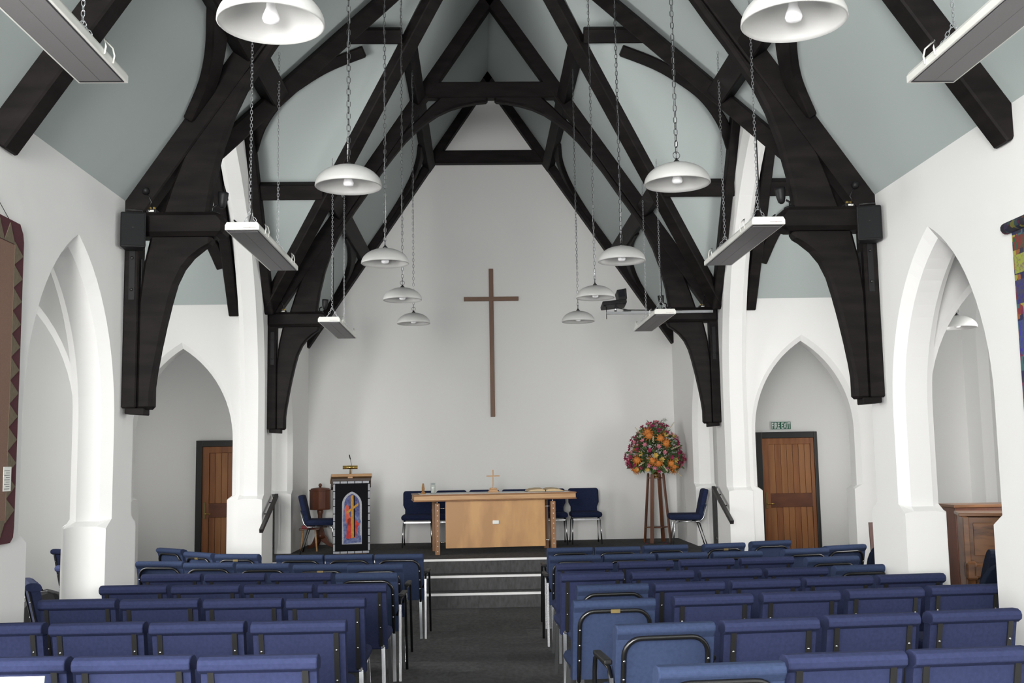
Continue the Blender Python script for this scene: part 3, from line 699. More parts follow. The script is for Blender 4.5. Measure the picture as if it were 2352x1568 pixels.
for k in (-1, 1): MB().lathe([(.012, 0), (.012, .02)], 10, Mt @ T(k*.13, -.1, -.018)).build('foot', BLKPL, t)

# ================================================================== CROSS ON THE END WALL
t = thing('wall_cross', 'tall plain dark wooden cross fixed on the white end wall', 'cross', (.010, YB, 0))
MB().box(-.036, .036, -.05, 0, 2.534, 4.972).build('upright', OAKDK if 'OAKDK' in globals() else mat('cross_wood', (.12, .055, .026), .5, noise=((18, 18, 2), 5, (.18, .085, .042), .3, .7)), t, bevel=.004)
MB().box(-.449, .449, -.052, -.001, 4.436, 4.504).build('crossbar', mat('cross_bar_wood', (.12, .055, .026), .5, noise=((2, 18, 18), 5, (.18, .085, .042), .3, .7)), t, bevel=.004)

# ================================================================== ALTAR TABLE AND WHAT STANDS ON IT
TC = at_z(1136, 1264, ZP); TC = Vector((TC.x-.02, 15.46, ZP)); TR = .10
t = thing('altar_table', 'pale oak altar table with a hanging front panel', 'table', TC, TR)
TZ = .835
MB().box(-1.145, 1.145, -.40, .40, TZ-.082, TZ-.018).build('table_top', OAK, t, bevel=.006)
MB().box(-1.155, 1.155, -.41, .41, TZ-.018, TZ).build('top_moulding', OAKD, t, bevel=.005)
MB().box(-1.155, 1.155, -.41, .41, TZ-.098, TZ-.082).build('bottom_moulding', OAKD, t, bevel=.005)
for sx in (-1, 1):
    for sy in (-1, 1):
        lg = MB().box(sx*.82-.034, sx*.82+.034, sy*.33-.05, sy*.33+.05, 0, TZ-.125).build('leg', OAKD, t, bevel=.006)
        if sy < 0:
            for k in range(10): MB().lathe([(.008, 0), (.008, .003)], 8, T(sx*.82, sy*.33-.05, .05+k*.070) @ RX(PI/2)).build('peg', CANDLE, lg)
        MB().lathe([(.008, 0), (.008, .05)], 8, T(sx*.82, sy*.33, TZ-.14)).build('leg_pin', CHROME, t)
pn = MB().box(-.705, .705, -.352, -.33, .085, .745).build('front_panel', OAKP, t, bevel=.003)
MB().box(-.045, .045, -.372, -.352, .405, .458).build('cream_block', PAPER, pn, bevel=.008)
for x in (-.37, .55): MB().lathe([(.005, .74), (.005, TZ-.09)], 8, T(x, -.34, 0)).build('hanging_rod', CHROME, t)
for sx in (-1, 1):
    for z in (.64, .17): MB().tube([(sx*.71, -.335, z), (sx*.80, -.335, z)], .007, 8).build('side_rod', CHROME, t)
def on_table(x, y): v = Matrix.Rotation(TR, 3, 'Z') @ Vector((x, y, 0)); return (TC.x+v.x, TC.y+v.y, ZP+TZ)
def tb(u, dy=-.25): return None
o = MB().box(-1.06, 1.06, -.36, .36, 0, .003).build('table_runner', CLOTHW); o.location = on_table(0, 0); o.rotation_euler = (0, 0, TR); tag(o, 'thin white cloth spread over the oak altar table', 'cloth')
def tpos(lx, ly): x, y, z = on_table(lx, ly); return (x, y, z+.003)
t = thing('carved_hands', 'small carved brown and gold praying hands at the table end', 'ornament', tpos(-1.01, -.24), .3)
MB().lathe([(.036, 0), (.037, .012), (.028, .02), (.026, .03)], 14).build('base', BRONZE, t)
for s in (-1, 1):
    MB().lathe([(.006, .02), (.019, .035), (.021, .06), (.023, .085), (.018, .115), (.010, .142), (.003, .156)], 10, T(s*.006, 0, 0) @ Matrix.Diagonal((.62, 1.0, 1.0, 1))).build('hand', BRONZE, t)
    MB().tube([(s*.010, -.016, .055), (s*.012, -.022, .085), (s*.006, -.018, .105)], .006, 8).build('thumb', BRONZE, t)
t = thing('glass_candle', 'white pillar candle in a clear glass holder on the table', 'candle', tpos(-.87, -.22))
MB().lathe([(.05, 0), (.05, .008), (.03, .014), (.012, .016)], 20).build('saucer', GLASS, t)
MB().lathe([(.028, .015), (.028, .125), (.006, .128)], 20).build('wax', CANDLE, t)
MB().lathe([(.0342, .014), (.0342, .155), (.0325, .155), (.0325, .016)], 24).build('glass', GLASS, t)
t = thing('table_cross', 'small pale wooden cross on a stepped base on the table', 'cross', tpos(.0, -.10), TR)
for w, z0, z1 in ((.075, 0, .02), (.062, .02, .042), (.050, .042, .066)): MB().cbox(-w, w, -w*.6, w*.6, z0, z1, .004).build('base_step', OAK, t)
MB().box(-.0085, .0085, -.0085, .0085, .066, .325).build('upright', OAK, t, bevel=.002); MB().box(-.094, .094, -.0085, .0085, .226, .243).build('crossbar', OAK, t, bevel=.002)
t = thing('open_bible', 'thick open bible lying on the white cloth at the table end', 'book', tpos(.74, -.10), TR)
MB().box(-.27, .27, -.14, .14, 0, .006).build('cover', BLKPL, t)
for s in (-1, 1):
    pg = [(s*x, z) for x, z in ((.005, .006), (.005, .030), (.04, .046), (.12, .048), (.21, .038), (.255, .020), (.26, .006))]
    MB().prism(pg, 'y', -.13, .13, RX(.06)).build('page_block', mat('old_pages', (.50, .36, .20), .8, noise=((2, 2, 300), 2, (.62, .48, .30), .3, .7)), t)
MB().box(-.006, .006, -.135, -.13, .0, .03).build('spine', BLKPL, t)

# ================================================================== LECTERN
LP = at_z(811, 1273, ZP); LR = .17
t = thing('lectern', 'oak lectern with a black cloth hung over its front', 'lectern', (LP.x-.06, LP.y+.22, ZP), LR)
MB().box(-.235, .235, -.17, .19, .04, .98).build('body', OAKD, t, bevel=.005)
MB().box(-.22, .22, -.15, .18, 0, .04).build('plinth', OAK, t, bevel=.004)
Md = T(0, -.02, 1.065) @ RX(-.24)
MB().box(-.29, .29, -.23, .23, -.02, .02, Md).build('reading_desk', OAK, t, bevel=.004)
MB().prism([(-.20, .95), (.20, .90), (.20, .965), (-.20, 1.075)], 'x', -.28, .28).build('desk_box', mat('desk_dark', (.05, .026, .015), .5), t, bevel=.004)
# cloth with stitched pictures
cz0, cz1, cw = .015, 1.035, .262; fy = -.232
MB().box(-cw, cw, fy, fy+.012, cz0, cz1).build('black_cloth', mat('black_cloth', (.010, .010, .012), .9, spec=.1), t)
MB().box(-cw, cw, fy, -.12, cz1-.012, cz1-.004).build('cloth_fold', MATS['black_cloth'], t)
STONE = mat('stitched_stone', (.36, .37, .40), .9, noise=(V3(140), 4, (.55, .56, .60), .35, .65))
cl = t.children[-2]
def patch(poly, m, dz=.0015, name='patch'):
    return MB().prism(poly, 'y', fy-dz, fy+.001).build(name, m, cl)
bw = .032; N = 5; gp = .012
for k in range(N):
    x0 = -cw+.003+k*(2*cw-.006)/N; x1 = x0+(2*cw-.006)/N-gp
    for z in (cz1-bw, cz0+.002): patch([(x0, z), (x1, z), (x1, z+bw-.002), (x0, z+bw-.002)], STONE, name='stone_patch')
for k in range(9):
    z0 = cz0+bw+.008+k*(cz1-cz0-2*bw-.008)/9; z1 = z0+(cz1-cz0-2*bw-.008)/9-gp
    for x in (-cw+.003, cw-.003-bw*.8): patch([(x, z0), (x+bw*.8, z0), (x+bw*.8, z1), (x, z1)], STONE, name='stone_patch')
ax0, ax1, az0, azs, aza = -.135, .145, .145, .70, .885
arc = lambda a, b, z0, zs, za: [(a, z0)]+arch_pts(a, b, zs, za, 6)+[(b, z0)]
patch(arc(ax0, ax1, az0, azs, aza), STONE, .0015, 'stone_arch')
PURP = mat('cloth_purple', (.05, .045, .16), .9, noise=(V3(22), 5, (.14, .16, .34), .35, .65)); BLUEP = mat('cloth_blue', (.09, .11, .27), .9, noise=(V3(30), 5, (.22, .26, .44), .35, .65))
patch(arc(ax0+.03, ax1-.03, az0+.05, azs, aza-.03), PURP, .003, 'night_patch')
patch([(-.115, .15), (.14, .17), (.135, .27), (.08, .22), (.02, .24), (-.05, .2), (-.11, .26)], BLUEP, .0045, 'wave_patch')
patch([(-.11, .26), (-.06, .22), (-.075, .4), (-.07, .6), (-.10, .74), (-.125, .5)], BLUEP, .0045, 'wave_patch')
patch([(.05, .56), (.10, .55), (.13, .46), (.10, .36), (.12, .26), (.07, .24), (.075, .4), (.045, .48)], BLUEP, .0045, 'wave_patch')
REDF = mat('cloth_red', (.50, .03, .03), .9, noise=(V3(18), 4, (.66, .08, .05), .35, .65)); CORAL = mat('cloth_coral', (.70, .16, .09), .9, noise=(V3(18), 4, (.60, .10, .07), .35, .65))
patch([(-.075, .23), (-.03, .22), (.0, .24), (.012, .45), (-.02, .52), (-.055, .5), (-.065, .36)], REDF, .006, 'flame_patch')
patch([(-.10, .64), (-.06, .72), (-.035, .66), (-.03, .55), (.0, .5), (-.02, .42), (-.06, .4), (-.085, .5)], CORAL, .006, 'flame_patch')
patch([(.05, .5), (.08, .46), (.11, .43), (.08, .37), (.06, .22), (.035, .24), (.04, .4)], REDF, .006, 'flame_patch')
GOLD = mat('cloth_gold', (.48, .24, .03), .8, noise=(V3(60), 4, (.62, .34, .06), .35, .65)); DKP = MATS['black_cloth']
patch([(.035, .24), (.05, .25), (.045, .83), (.03, .82)], DKP, .0065, 'dark_patch')  # strip of black cloth beside the gold cross
patch([(-.002, .225), (.03, .24), (.025, .84), (-.012, .825)], GOLD, .008, 'cross_patch')
patch([(-.075, .60), (.095, .725), (.095, .69), (-.062, .575)], GOLD, .0095, 'cross_patch')
# reading lamp and microphone
r = thing('reading_lamp', 'brass tube reading lamp clipped on top of the lectern', 'lamp', (LP.x-.045, LP.y+.02, ZP+1.105), LR)
MB().box(-.035, .035, -.03, .03, -.03, -.005).build('clip', OAK, r, bevel=.004); MB().lathe([(.009, -.01), (.008, .10), (.012, .12)], 10).build('stem', BRASS, r)
MB().tube([(-.105, -.01, .125), (.105, -.01, .125)], .026, 14).build('lamp_tube', BRASS, r)
r = thing('microphone', 'thin black gooseneck microphone above the brass reading lamp', 'microphone', (LP.x-.03, LP.y+.07, ZP+1.085), LR)
MB().lathe([(.018, 0), (.018, .02), (.006, .03)], 10).build('base', BLKPL, r)
MB().tube([(0, 0, .02), (.004, 0, .12), (-.004, 0, .20), (-.02, -.01, .27)], .0035, 6).build('gooseneck', BLKPL, r); MB().tube([(-.018, -.009, .262), (-.034, -.02, .325)], .008, 8).build('capsule', BLKPL, r)

# ================================================================== FONT, STOOL
FP = at_z(737, 1252, ZP); t = thing('baptismal_font', 'octagonal dark wooden font with a knobbed lid behind the chair', 'font', (FP.x+.05, 16.75, ZP))
MB().lathe([(.16, .58), (.165, .60), (.165, .865), (.17, .87), (.17, .885), (.16, .89)], 10, smooth=False, rot=PI/10).build('bowl', MAHOG, t)
MB().lathe([(.15, .888), (.145, .905), (.06, .918), (.02, .925)], 20).build('lid', MAHOG, t); MB().lathe([(.008, .92), (.022, .935), (.03, .955), (.022, .975), (.006, .985)], 14).build('knob', MAHOG, t)
MB().lathe([(.045, .58), (.05, .55), (.036, .50), (.033, .42), (.05, .30), (.075, .20), (.09, .15), (.05, .13)], 18).build('stem', MAHOG, t)
for k in range(3):
    a = PI/2+2*PI*k/3+.4; c, s = math.cos(a), math.sin(a)
    MB().prism([(.02, .10), (.06, .22), (.10, .17), (.15, .08), (.20, .05), (.24, .05), (.25, .0), (.20, 0), (.14, .02), (.08, .06)], 'y', -.022, .022, RZ(a)).build('foot', MAHOG, t, bevel=.006)
SP = at_z(707, 1267, ZP); t = thing('stool', 'small wooden stool beside the platform steps with red top edge', 'stool', (SP.x, SP.y+.12, ZP), .15)
t['label'] = 'small low wooden stool holding a red book beside the lectern chair'
MB().cbox(-.15, .15, -.12, .12, .315, .335, .006).build('top', MAHOG, t)
for sx in (-1, 1):
    for sy in (-1, 1): MB().tube([(sx*.09, sy*.07, .318), (sx*.115, sy*.10, 0)], .014, 8, ry=.014).build('leg', OAK, t)
o = MB().cbox(-.095, .095, -.065, .065, 0, .045, .005).build('red_book', REDB); o.location = (SP.x-.01, SP.y+.11, ZP+.335); o.rotation_euler = (0, 0, .1); tag(o, 'thick red book lying on the small low stool', 'book')
g = MB().lathe([(.028, 0), (.034, .11), (.0325, .11), (.027, .004)], 20).build('drinking_glass', GLASS); g.location = (SP.x+.04, SP.y+.12, ZP+.381); tag(g, 'clear drinking glass standing on the red book', 'glass')

# ================================================================== FLOWER STAND AND FLOWERS
FS = at_z(1503, 1242, ZP); FS = Vector((FS.x, 16.45, ZP))
t = thing('flower_stand', 'tall four-legged brown wooden stand under the flowers', 'stand', FS, .21)
for k in range(4):
    a = PI/4+PI/2*k; M = RZ(a)
    out = [(-.03, 0), (.03, 0), (.030, 1.03), (.022, 1.055), (0, 1.065), (-.022, 1.055), (-.03, 1.03)]
    Ml = M @ T(0, -.215, 0) @ RX(-.085)
    MB().prism(out, 'y', -.011, .011, Ml).build('leg', STANDW, t, bevel=.004)
for z, r in ((.985, .135), (.235, .195)):
    MB().lathe([(r, z-.008), (r, z+.008)], 4, smooth=False, rot=0).build('shelf', STANDW, t)
v = thing('brass_vase', 'small brass pedestal vase holding the flowers', 'vase', FS+Vector((0, 0, .993)))
MB().lathe([(.05, 0), (.052, .01), (.02, .022), (.016, .04), (.035, .055), (.055, .085), (.062, .11), (.055, .112)], 18).build('body', BRASS, v)
fa = thing('flower_arrangement', 'large round arrangement of orange, pink and yellow flowers', 'flowers', FS+Vector((-.01, -.06, 1.12)))
def flower_mats(): pass
F_OR = mat('petal_orange', (.52, .15, .02), .8, noise=(V3(60), 4, (.62, .24, .05), .3, .7)); F_PK = mat('petal_pink', (.50, .17, .22), .8); F_MG = mat('petal_magenta', (.27, .015, .07), .8)
F_YE = mat('petal_yellow', (.58, .40, .10), .8); F_CR = mat('petal_cream', (.62, .56, .36), .8); LEAF = mat('leaf_green', (.035, .075, .02), .6, noise=(V3(20), 3, (.07, .12, .035), .3, .7)); LEAF2 = mat('leaf_pale', (.09, .16, .045), .6)
def pin_mesh():
    mb = MB(); mb.lathe([(.008, -.02), (.03, -.012), (.038, .008), (.03, .03), (.01, .042)], 10)
    for k in range(26):
        a = k*2.4; z = -.3+1.25*(k/26); rr = math.sqrt(max(0, 1-min(1, abs(z))**2)); d = Vector((rr*math.cos(a), rr*math.sin(a), z)).normalized()
        mb.tube([d*.02, d*.062], .003, 3)
    return mb.mesh('pincushion_flower')
def star_mesh(n, r, cup):
    mb = MB()
    for k in range(n):
        a = 2*PI*k/n; M = RZ(a) @ RY(-cup)
        mb.add([(0, 0, 0), (r*.45, r*.26, .003), (r, 0, .006), (r*.45, -r*.26, .003), (r*.5, 0, -.004)], [(0, 3, 2, 1), (0, 1, 4), (1, 2, 4), (2, 3, 4), (3, 0, 4)], M=M)
    mb.lathe([(.006, 0), (.006, .008)], 6)
    return mb.mesh('star_flower')
def spike_mesh():
    mb = MB()
    for k in range(22):
        z = k*.009; a = k*2.4; mb.lathe([(.002, 0), (.008, .005), (.002, .011)], 5, T(.012*math.cos(a)*(1-k/28), .012*math.sin(a)*(1-k/28), z))
    return mb.mesh('spike_flower')
ME = dict(pin=pin_mesh(), star=star_mesh(6, .042, .5), lily=star_mesh(6, .06, .75), spike=spike_mesh())
rnd = random.Random(11)
fd = MB()
def fpos(d, rad):
    """a point of the dome: widest low down, drawn in towards the top"""
    k = 1-.22*max(d.z, 0)
    return Vector((d.x*.43*k*rad, d.y*.25*k*rad, .17+(d.z*.53 if d.z > 0 else d.z*.24)*rad))
CACHE = {}
def bl2(kind, m, d, rad, sc=1.0):
    key = (kind, m.name)
    if key not in CACHE:
        me = ME[kind].copy(); me.materials.clear(); me.materials.append(m); CACHE[key] = me
    o = bpy.data.objects.new('flower', CACHE[key]); COL.objects.link(o); o.parent = fa
    p = fpos(d, rad)
    o.location = p; o.rotation_euler = d.to_track_quat('Z', 'Y').to_euler(); o.scale = (sc,)*3
    fd.tube([(p.x*.5, p.y*.5, .10+(p.z-.10)*.6), p], .003, 4)
pts = []
n = 150
for k in range(n):
    z = -.75+1.75*(k+.5)/n; rr = math.sqrt(max(0.02, 1-min(1, abs(z))**2)); a = k*2.39996
    pts.append(Vector((rr*math.cos(a), rr*math.sin(a), z)))
for k, d in enumerate(pts):
    edge = abs(d.x) > .72 or d.z > .8
    q = k % 9
    if edge: kind, m, rad, sc = ('star', (F_MG, F_MG, F_PK)[k % 3], .95+rnd.random()*.14, 1.25)
    elif q in (0, 4): kind, m, rad, sc = ('pin', F_OR, .93+rnd.random()*.08, 1.45)
    elif q in (1, 6): kind, m, rad, sc = ('star', F_PK, .93+rnd.random()*.1, 1.35)
    elif q == 2: kind, m, rad, sc = ('star', F_MG, .95+rnd.random()*.1, 1.3)
    elif q in (3, 7): kind, m, rad, sc = ('lily', F_YE, .92+rnd.random()*.1, 1.2)
    elif q == 5: kind, m, rad, sc = ('spike', F_CR, .95, 1.0)
    else: continue
    bl2(kind, m, d, rad, sc)
    if edge:
        for j in range(2): e = (d+Vector((rnd.uniform(-.16, .16), rnd.uniform(-.16, .16), rnd.uniform(-.16, .16)))).normalized(); bl2('star', m, e, rad-.06*j, .8)
fd.build('stems', LEAF, fa, kind='stuff')
lv = MB(); lv2 = MB()
for k in range(1100):
    d = Vector((rnd.gauss(0, 1), rnd.gauss(0, 1), rnd.gauss(0, 1))).normalized(); rad = rnd.uniform(.45, .98)
    if d.z < -.8: d.z = -.5
    p = fpos(d, rad)
    M = T(*p) @ d.to_track_quat('X', 'Z').to_matrix().to_4x4() @ RX(rnd.uniform(-1.5, 1.5)) @ RY(rnd.uniform(-.5, .9))
    L, w = rnd.uniform(.06, .12), rnd.uniform(.012, .026)
    (lv if k % 4 else lv2).add([(0, 0, 0), (L*.5, w, .004), (L, 0, -.01), (L*.5, -w, .004), (L*.5, 0, -.003)], [(0, 1, 4), (1, 2, 4), (2, 3, 4), (3, 0, 4)], M=M)
lv.build('foliage', LEAF, fa, kind='stuff'); lv2.build('foliage', LEAF2, fa, kind='stuff')
for x, y, z, a, b in ((-.05, -.14, -.02, .5, .6), (.10, -.12, .0, -.4, .5), (.30, -.1, .05, -.9, .3), (.0, -.16, .06, .1, .2)):
    M = T(x, y, z) @ RZ(a) @ RX(b)
    MB().add([(0, 0, .07), (.05, 0, .03), (.045, .01, -.03), (0, 0, -.07), (-.045, .01, -.03), (-.05, 0, .03), (0, .012, 0)], [(0, 1, 6), (1, 2, 6), (2, 3, 6), (3, 4, 6), (4, 5, 6), (5, 0, 6)], M=M).build('large_leaf', LEAF2, fa)
fr = MB(); fr.tube([(.03, -.02, .55), (.06, -.03, .66), (.11, -.03, .74), (.19, -.03, .765)], .003, 4)
for k in range(9):
    t_ = k/9; p = Vector((.04+.14*t_, -.03, .62+.14*math.sin(t_*1.5)))
    for s in (-1, 1): fr.tube([p, p+Vector((.02-.03*s*.6, 0, s*.045*(1-t_*.6)+.01))], .0035, 3)
fr.build('palm_frond', LEAF, fa)
for x, y in ((-.24, -.22), (.05, -.26)):
    o = MB().add([(0, 0, 0), (.03, .012, .012), (.05, 0, .004), (.025, -.018, .006)], [(0, 1, 2), (0, 2, 3)]).build('fallen_petal', F_MG); o.location = FS+Vector((x, y, .002)); tag(o, 'fallen dark red petal on the carpet '+('between the table chairs and flower stand' if x < 0 else 'just before the flower stand legs'), 'petal', 'fallen petals')

# ================================================================== RAILINGS IN THE CHANCEL ARCHES
for s, lab in ((-1, 'black steel railing behind the tall pier near the lectern'), (1, 'black steel railing behind the chair near the fire exit')):
    x = s*3.24; t = thing('railing', lab, 'railing', (x, 15.2, ZP), 0, 'platform railings')
    MB().box(-.03, .03, -.03, .03, 0, .86).build('post', BLACK, t, bevel=.004); MB().box(-.03, .03, .48, .54, 0, .86).build('post', BLACK, t, bevel=.004)
    MB().box(-.025, .025, .0, .52, .82, .86).build('top_rail', BLACK, t, bevel=.003); MB().box(-.015, .015, .0, .5, .10, .13).build('bottom_rail', BLACK, t)
    for k in range(6): MB().box(-.008, .008, .06+k*.07-.008, .06+k*.07+.008, .13, .82).build('baluster', BLACK, t)
    h = thing('handrail', 'sloping dark handrail beside the platform steps '+sd[s], 'handrail', (s*2.90, 14.1, 0), 0, 'step handrails')
    MB().bar([(0, .12, 1.42), (0, -.88, 1.02)], .045, .05, (1, 0, 0)).build('rail', mat('rail_dark', (.016, .014, .014), .4), h, bevel=.004)
    for yy, zz in ((.02, 1.36), (-.30, 1.23)): MB().tube([(0, yy, zz), (s*.03, yy, zz-.03), (s*.077, yy, zz-.03)], .008, 6).build('bracket', BLACK, h)

# ================================================================== SIGN
sp = at_y(1794, 977, YB-.02)
t = thing('fire_exit_sign', 'green FIRE EXIT sign with white letters above the door', 'sign', (sp.x, YB-.012, sp.z))
MB().box(-.165, .165, -.008, .012, -.066, .066).build('plate', GREEN, t, bevel=.002)
fr = MB()
for a in ((-.165, .165, .061, .066), (-.165, .165, -.066, -.061)): fr.box(a[0], a[1], -.0095, -.008, a[2], a[3])
for a in ((-.165, -.160), (.160, .165)): fr.box(a[0], a[1], -.0095, -.008, -.066, .066)
fr.build('border', SIGNW, t)
cu = bpy.data.curves.new('lettering', 'FONT'); cu.body = 'FIRE EXIT'; cu.align_x = 'CENTER'; cu.align_y = 'CENTER'; cu.size = .105; cu.extrude = .001; cu.offset = .0012; cu.space_character = 1.06
tx = bpy.data.objects.new('lettering_curve', cu); COL.objects.link(tx); bpy.context.view_layer.update()
me = bpy.data.meshes.new_from_object(tx.evaluated_get(bpy.context.evaluated_depsgraph_get())); bpy.data.objects.remove(tx)
me.materials.clear(); me.materials.append(SIGNW); lo = bpy.data.objects.new('lettering', me); COL.objects.link(lo); lo.parent = t
w = max(v.co.x for v in me.vertices)-min(v.co.x for v in me.vertices); hgt = max(v.co.y for v in me.vertices)-min(v.co.y for v in me.vertices)
cx = sum((max(v.co.x for v in me.vertices), min(v.co.x for v in me.vertices)))/2; cyy = sum((max(v.co.y for v in me.vertices), min(v.co.y for v in me.vertices)))/2
lo.rotation_euler = (PI/2, 0, 0); lo.scale = (.305/w, .098/hgt, 1); lo.location = (-cx*.305/w, -.010, -cyy*.098/hgt)

# ================================================================== WALL HANGINGS
# left: woven field with a zigzag border
BURG = mat('weave_burgundy', (.060, .014, .020), .95, noise=(V3(220), 3, (.085, .022, .03), .3, .7)); OLIVE = mat('weave_olive', (.105, .085, .055), .95, noise=((260, 260, 40), 3, (.17, .14, .095), .3, .7)); TAN = mat('weave_tan', (.185, .108, .078), .95, noise=(V3(180), 3, (.225, .135, .10), .3, .7)); LEAFW = mat('weave_green', (.045, .060, .040), .95)
t = thing('wall_hanging', 'brown woven wall hanging with burgundy zigzag border', 'wall hanging', (-A, 5.70, 2.345))
hw, hz = .68, .94
rc = [(-hw, -hz), (hw-.05, -hz), (hw-.01, -hz+.03), (hw, -hz+.09), (hw, hz-.10), (hw-.015, hz-.05), (hw-.06, hz), (-hw, hz)]
MB().prism(rc, 'x', 0, .022).build('backing', BURG, t)
MB().prism([(-hw+.02, -hz+.12), (hw-.125, -hz+.12), (hw-.125, hz-.14), (-hw+.02, hz-.14)], 'x', .02, .0245).build('field', TAN, t)
nz = 12; hstep = (2*hz-.24)/nz
for k in range(nz):
    z0 = -hz+.12+k*hstep
    for e in (-1, 1): MB().prism([(e*(hw-.13), z0), (e*(hw-.012), z0+hstep/2), (e*(hw-.13), z0+hstep)], 'x', .02, .026).build('zigzag_triangle', OLIVE, t)
for k in range(8):
    y0 = -hw+.13+k*(2*hw-.26)/8; st = (2*hw-.26)/8
    for e in (-1, 1): MB().prism([(y0, e*(hz-.135)), (y0+st/2, e*(hz-.02)), (y0+st, e*(hz-.135))], 'x', .02, .026).build('zigzag_triangle', OLIVE, t)
for k in range(4): MB().prism([(.02, -.5+k*.3), (.22, -.42+k*.3), (.345, -.3+k*.3), (.2, -.36+k*.3)], 'x', .02, .0265).build('leaf_motif', LEAFW, t)
p = MB().prism([(.50, -.64), (.60, -.64), (.60, -.50), (.50, -.50)], 'x', .027, .029); o = p.build('caption_card', PAPER, t)
ink = MB()
for k in range(9): ink.box(.0291, .0296, .51+.02*(k % 2), .58, -.628+k*.013, -.625+k*.013)
ink.build('caption_lines', GUN, t); 
MB().tube([(.01, .5, hz), (.012, .2, hz+.16), (.01, -.1, hz)], .002, 4).build('hanging_cord', GUN, t)
# right: bright patchwork strip rolled over a pole
def patchwork():
    m = bpy.data.materials.new('patchwork'); m.use_nodes = True; nt = m.node_tree; b = nt.nodes['Principled BSDF']; b.inputs['Roughness'].default_value = .95
    tc = nt.nodes.new('ShaderNodeTexCoord'); mp = nt.nodes.new('ShaderNodeMapping'); mp.inputs['Scale'].default_value = (1, 26, 26)
    vo = nt.nodes.new('ShaderNodeTexVoronoi'); vo.distance = 'CHEBYCHEV'; vo.inputs['Scale'].default_value = 1; vo.inputs['Randomness'].default_value = .6
    rp = nt.nodes.new('ShaderNodeValToRGB'); rp.color_ramp.interpolation = 'CONSTANT'
    cols = [(.02, .02, .07), (.20, .03, .03), (.06, .05, .12), (.30, .28, .05), (.03, .03, .05), (.24, .09, .03), (.05, .12, .13), (.16, .02, .07)]
    e = rp.color_ramp.elements; e[0].color = (*cols[0], 1); e[1].position = .9; e[1].color = (*cols[7], 1)
    for i in range(1, 7): q = e.new(i/8); q.color = (*cols[i], 1)
    sx = nt.nodes.new('ShaderNodeSeparateColor'); nt.links.new(tc.outputs['Object'], mp.inputs[0]); nt.links.new(mp.outputs[0], vo.inputs['Vector'])
    nt.links.new(vo.outputs['Color'], sx.inputs[0]); nt.links.new(sx.outputs[0], rp.inputs[0]); nt.links.new(rp.outputs[0], b.inputs['Base Color'])
    return m
PW = patchwork(); t = thing('wall_hanging', 'multicoloured patchwork wall hanging on a pole opposite the brown one', 'wall hanging', (A, 5.58, 0))
MB().prism([(-.5, 1.6), (.53, 1.6), (.53, 3.14), (-.5, 3.14)], 'x', -.018, 0).build('cloth', PW, t)
MB().tube([(-.028, -.52, 3.165), (-.028, .575, 3.165)], .035, 12).build('rolled_top', PW, t)
for k, (z0, z1, c) in enumerate(((3.02, 3.10, (.17, .03, .025)), (2.88, 2.99, (.27, .30, .05)), (2.70, 2.84, (.05, .05, .09)), (2.40, 2.6, (.05, .07, .16)))):
    MB().prism([(-.48, z0), (.515, z0), (.515, z1), (-.48, z1)], 'x', -.021, -.016).build('band', mat('band_%d' % k, c, .95, noise=(V3(70), 4, (c[1]*.6, c[0]*.5, c[2]*2), .5, .6)), t)

# ================================================================== PIANO AND OTHER THINGS BEYOND THE ARCADES
PX, PY = 4.30, 10.0
t = thing('upright_piano', 'brown walnut upright piano seen through the arch', 'piano', (PX, PY, zf(PY)), -.34)
MB().box(0, .05, -.30, .30, 0, 1.16).build('side_panel', PIANO, t, bevel=.006); MB().box(1.40, 1.45, -.30, .30, 0, 1.16).build('side_panel', PIANO, t, bevel=.006)
MB().box(.05, 1.40, -.12, .30, .05, 1.15).build('case', PIANO, t); MB().box(-.02, 1.47, -.16, .32, 1.16, 1.19).build('lid', PIANO, t, bevel=.006)
MB().box(.10, 1.36, -.14, -.118, .80, 1.10).build('front_panel', mat('walnut_figure', (.17, .075, .028), .3, noise=((3, 3, 12), 7, (.05, .02, .01), .45, .6)), t, bevel=.004)
MB().box(.05, 1.40, -.36, -.12, .62, .74).build('key_lid', PIANO, t, bevel=.02); MB().box(.0, .10, -.36, -.12, .60, .76).build('arm', PIANO, t, bevel=.02); MB().box(1.36, 1.45, -.36, -.12, .60, .76).build('arm', PIANO, t, bevel=.02)
MB().box(.10, 1.36, -.13, -.12, .14, .56).build('lower_panel', PIANO, t, bevel=.006)
for x in (.05, 1.40): MB().lathe([(.035, 0), (.025, .3), (.035, .60)], 10, T(x, -.30, 0)).build('leg', PIANO, t)
t = thing('bookcase', 'plain dark brown wooden cabinet standing behind the piano', 'cabinet', (4.52, 10.75, zf(10.75)))
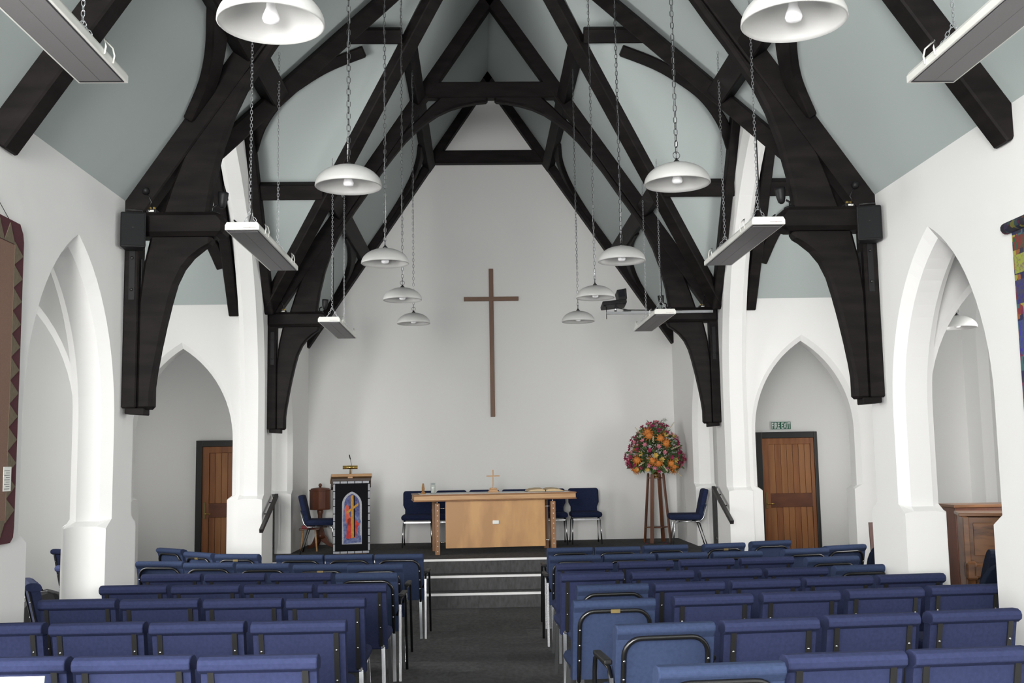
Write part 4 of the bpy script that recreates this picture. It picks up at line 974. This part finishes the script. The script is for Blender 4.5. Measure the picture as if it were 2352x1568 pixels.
MB().box(0, .62, -.18, .18, 0, 1.22).build('body', MAHOG, t, bevel=.004); MB().box(-.02, .64, -.2, .2, 1.22, 1.25).build('top', PIANO, t, bevel=.004)
for k in (0, 1): MB().box(.02+k*.30, .30+k*.30, -.19, -.18, .08, 1.18).build('door', MAHOG, t, bevel=.004)
p = at_y(2014, 1240, 12.2)
o = MB().box(-.02, .35, -.012, .012, 0, 1.02, RY(.0)).build('brown_board', mat('board_brown', (.10, .05, .045), .6)); o.location = (p.x-.035, 12.2, zf(12.2)); o.rotation_euler = (-.08, 0, 0); tag(o, 'thin brown board standing behind the pier beyond the chairs', 'board')
for i, (x, y) in enumerate(((4.16, 9.02), (3.60, 7.62))):
    o = MB().cbox(-.07, .07, -.10, .10, 0, .025, .003).build('hymn_book', PAPER); o.location = (x+(-.30 if i == 0 else -.05), y+(.10 if i == 0 else .30), zf(y)+.499); o.rotation_euler = (0, .06, .5); tag(o, 'pale book lying on the dark chair '+('by the keyboard' if i == 0 else 'in front of the piano'), 'book', 'books on dark chairs')
# bag on the aisle chair
bp = at_floor(108, 1352, .58)
t = thing('black_bag', 'black shoulder bag slumped on the seat in the lectern-side aisle', 'bag', (bp.x-.05, bp.y+.05, zf(bp.y)+.0), .2)
MB().prism([(-.19, .0), (.19, .0), (.20, .42), (.15, .53), (.02, .57), (-.12, .53), (-.19, .42)], 'y', -.09, .09).build('body', BLKPL, t, bevel=.04)
MB().tube([(-.13, -.05, .5), (-.12, -.07, .60), (-.05, -.07, .64), (.0, -.06, .56)], .011, 6).build('handle', BLKPL, t); MB().tube([(-.12, -.095, .50), (-.04, -.10, .555), (.05, -.10, .565)], .006, 6).build('buckle', CHROME, t)
# sheet tucked behind the rearmost chair
q = at_y(40, 1562, 3.98)
o = MB().box(-.105, .105, -.003, .003, -.24, .0, RX(-.24)).build('white_card', mat('sheet_white', (.80, .86, .80), .5)); o.location = (q.x-.01, 3.985, q.z+.012); tag(o, 'white sheet of card propped behind the rearmost lectern-side chair', 'card')
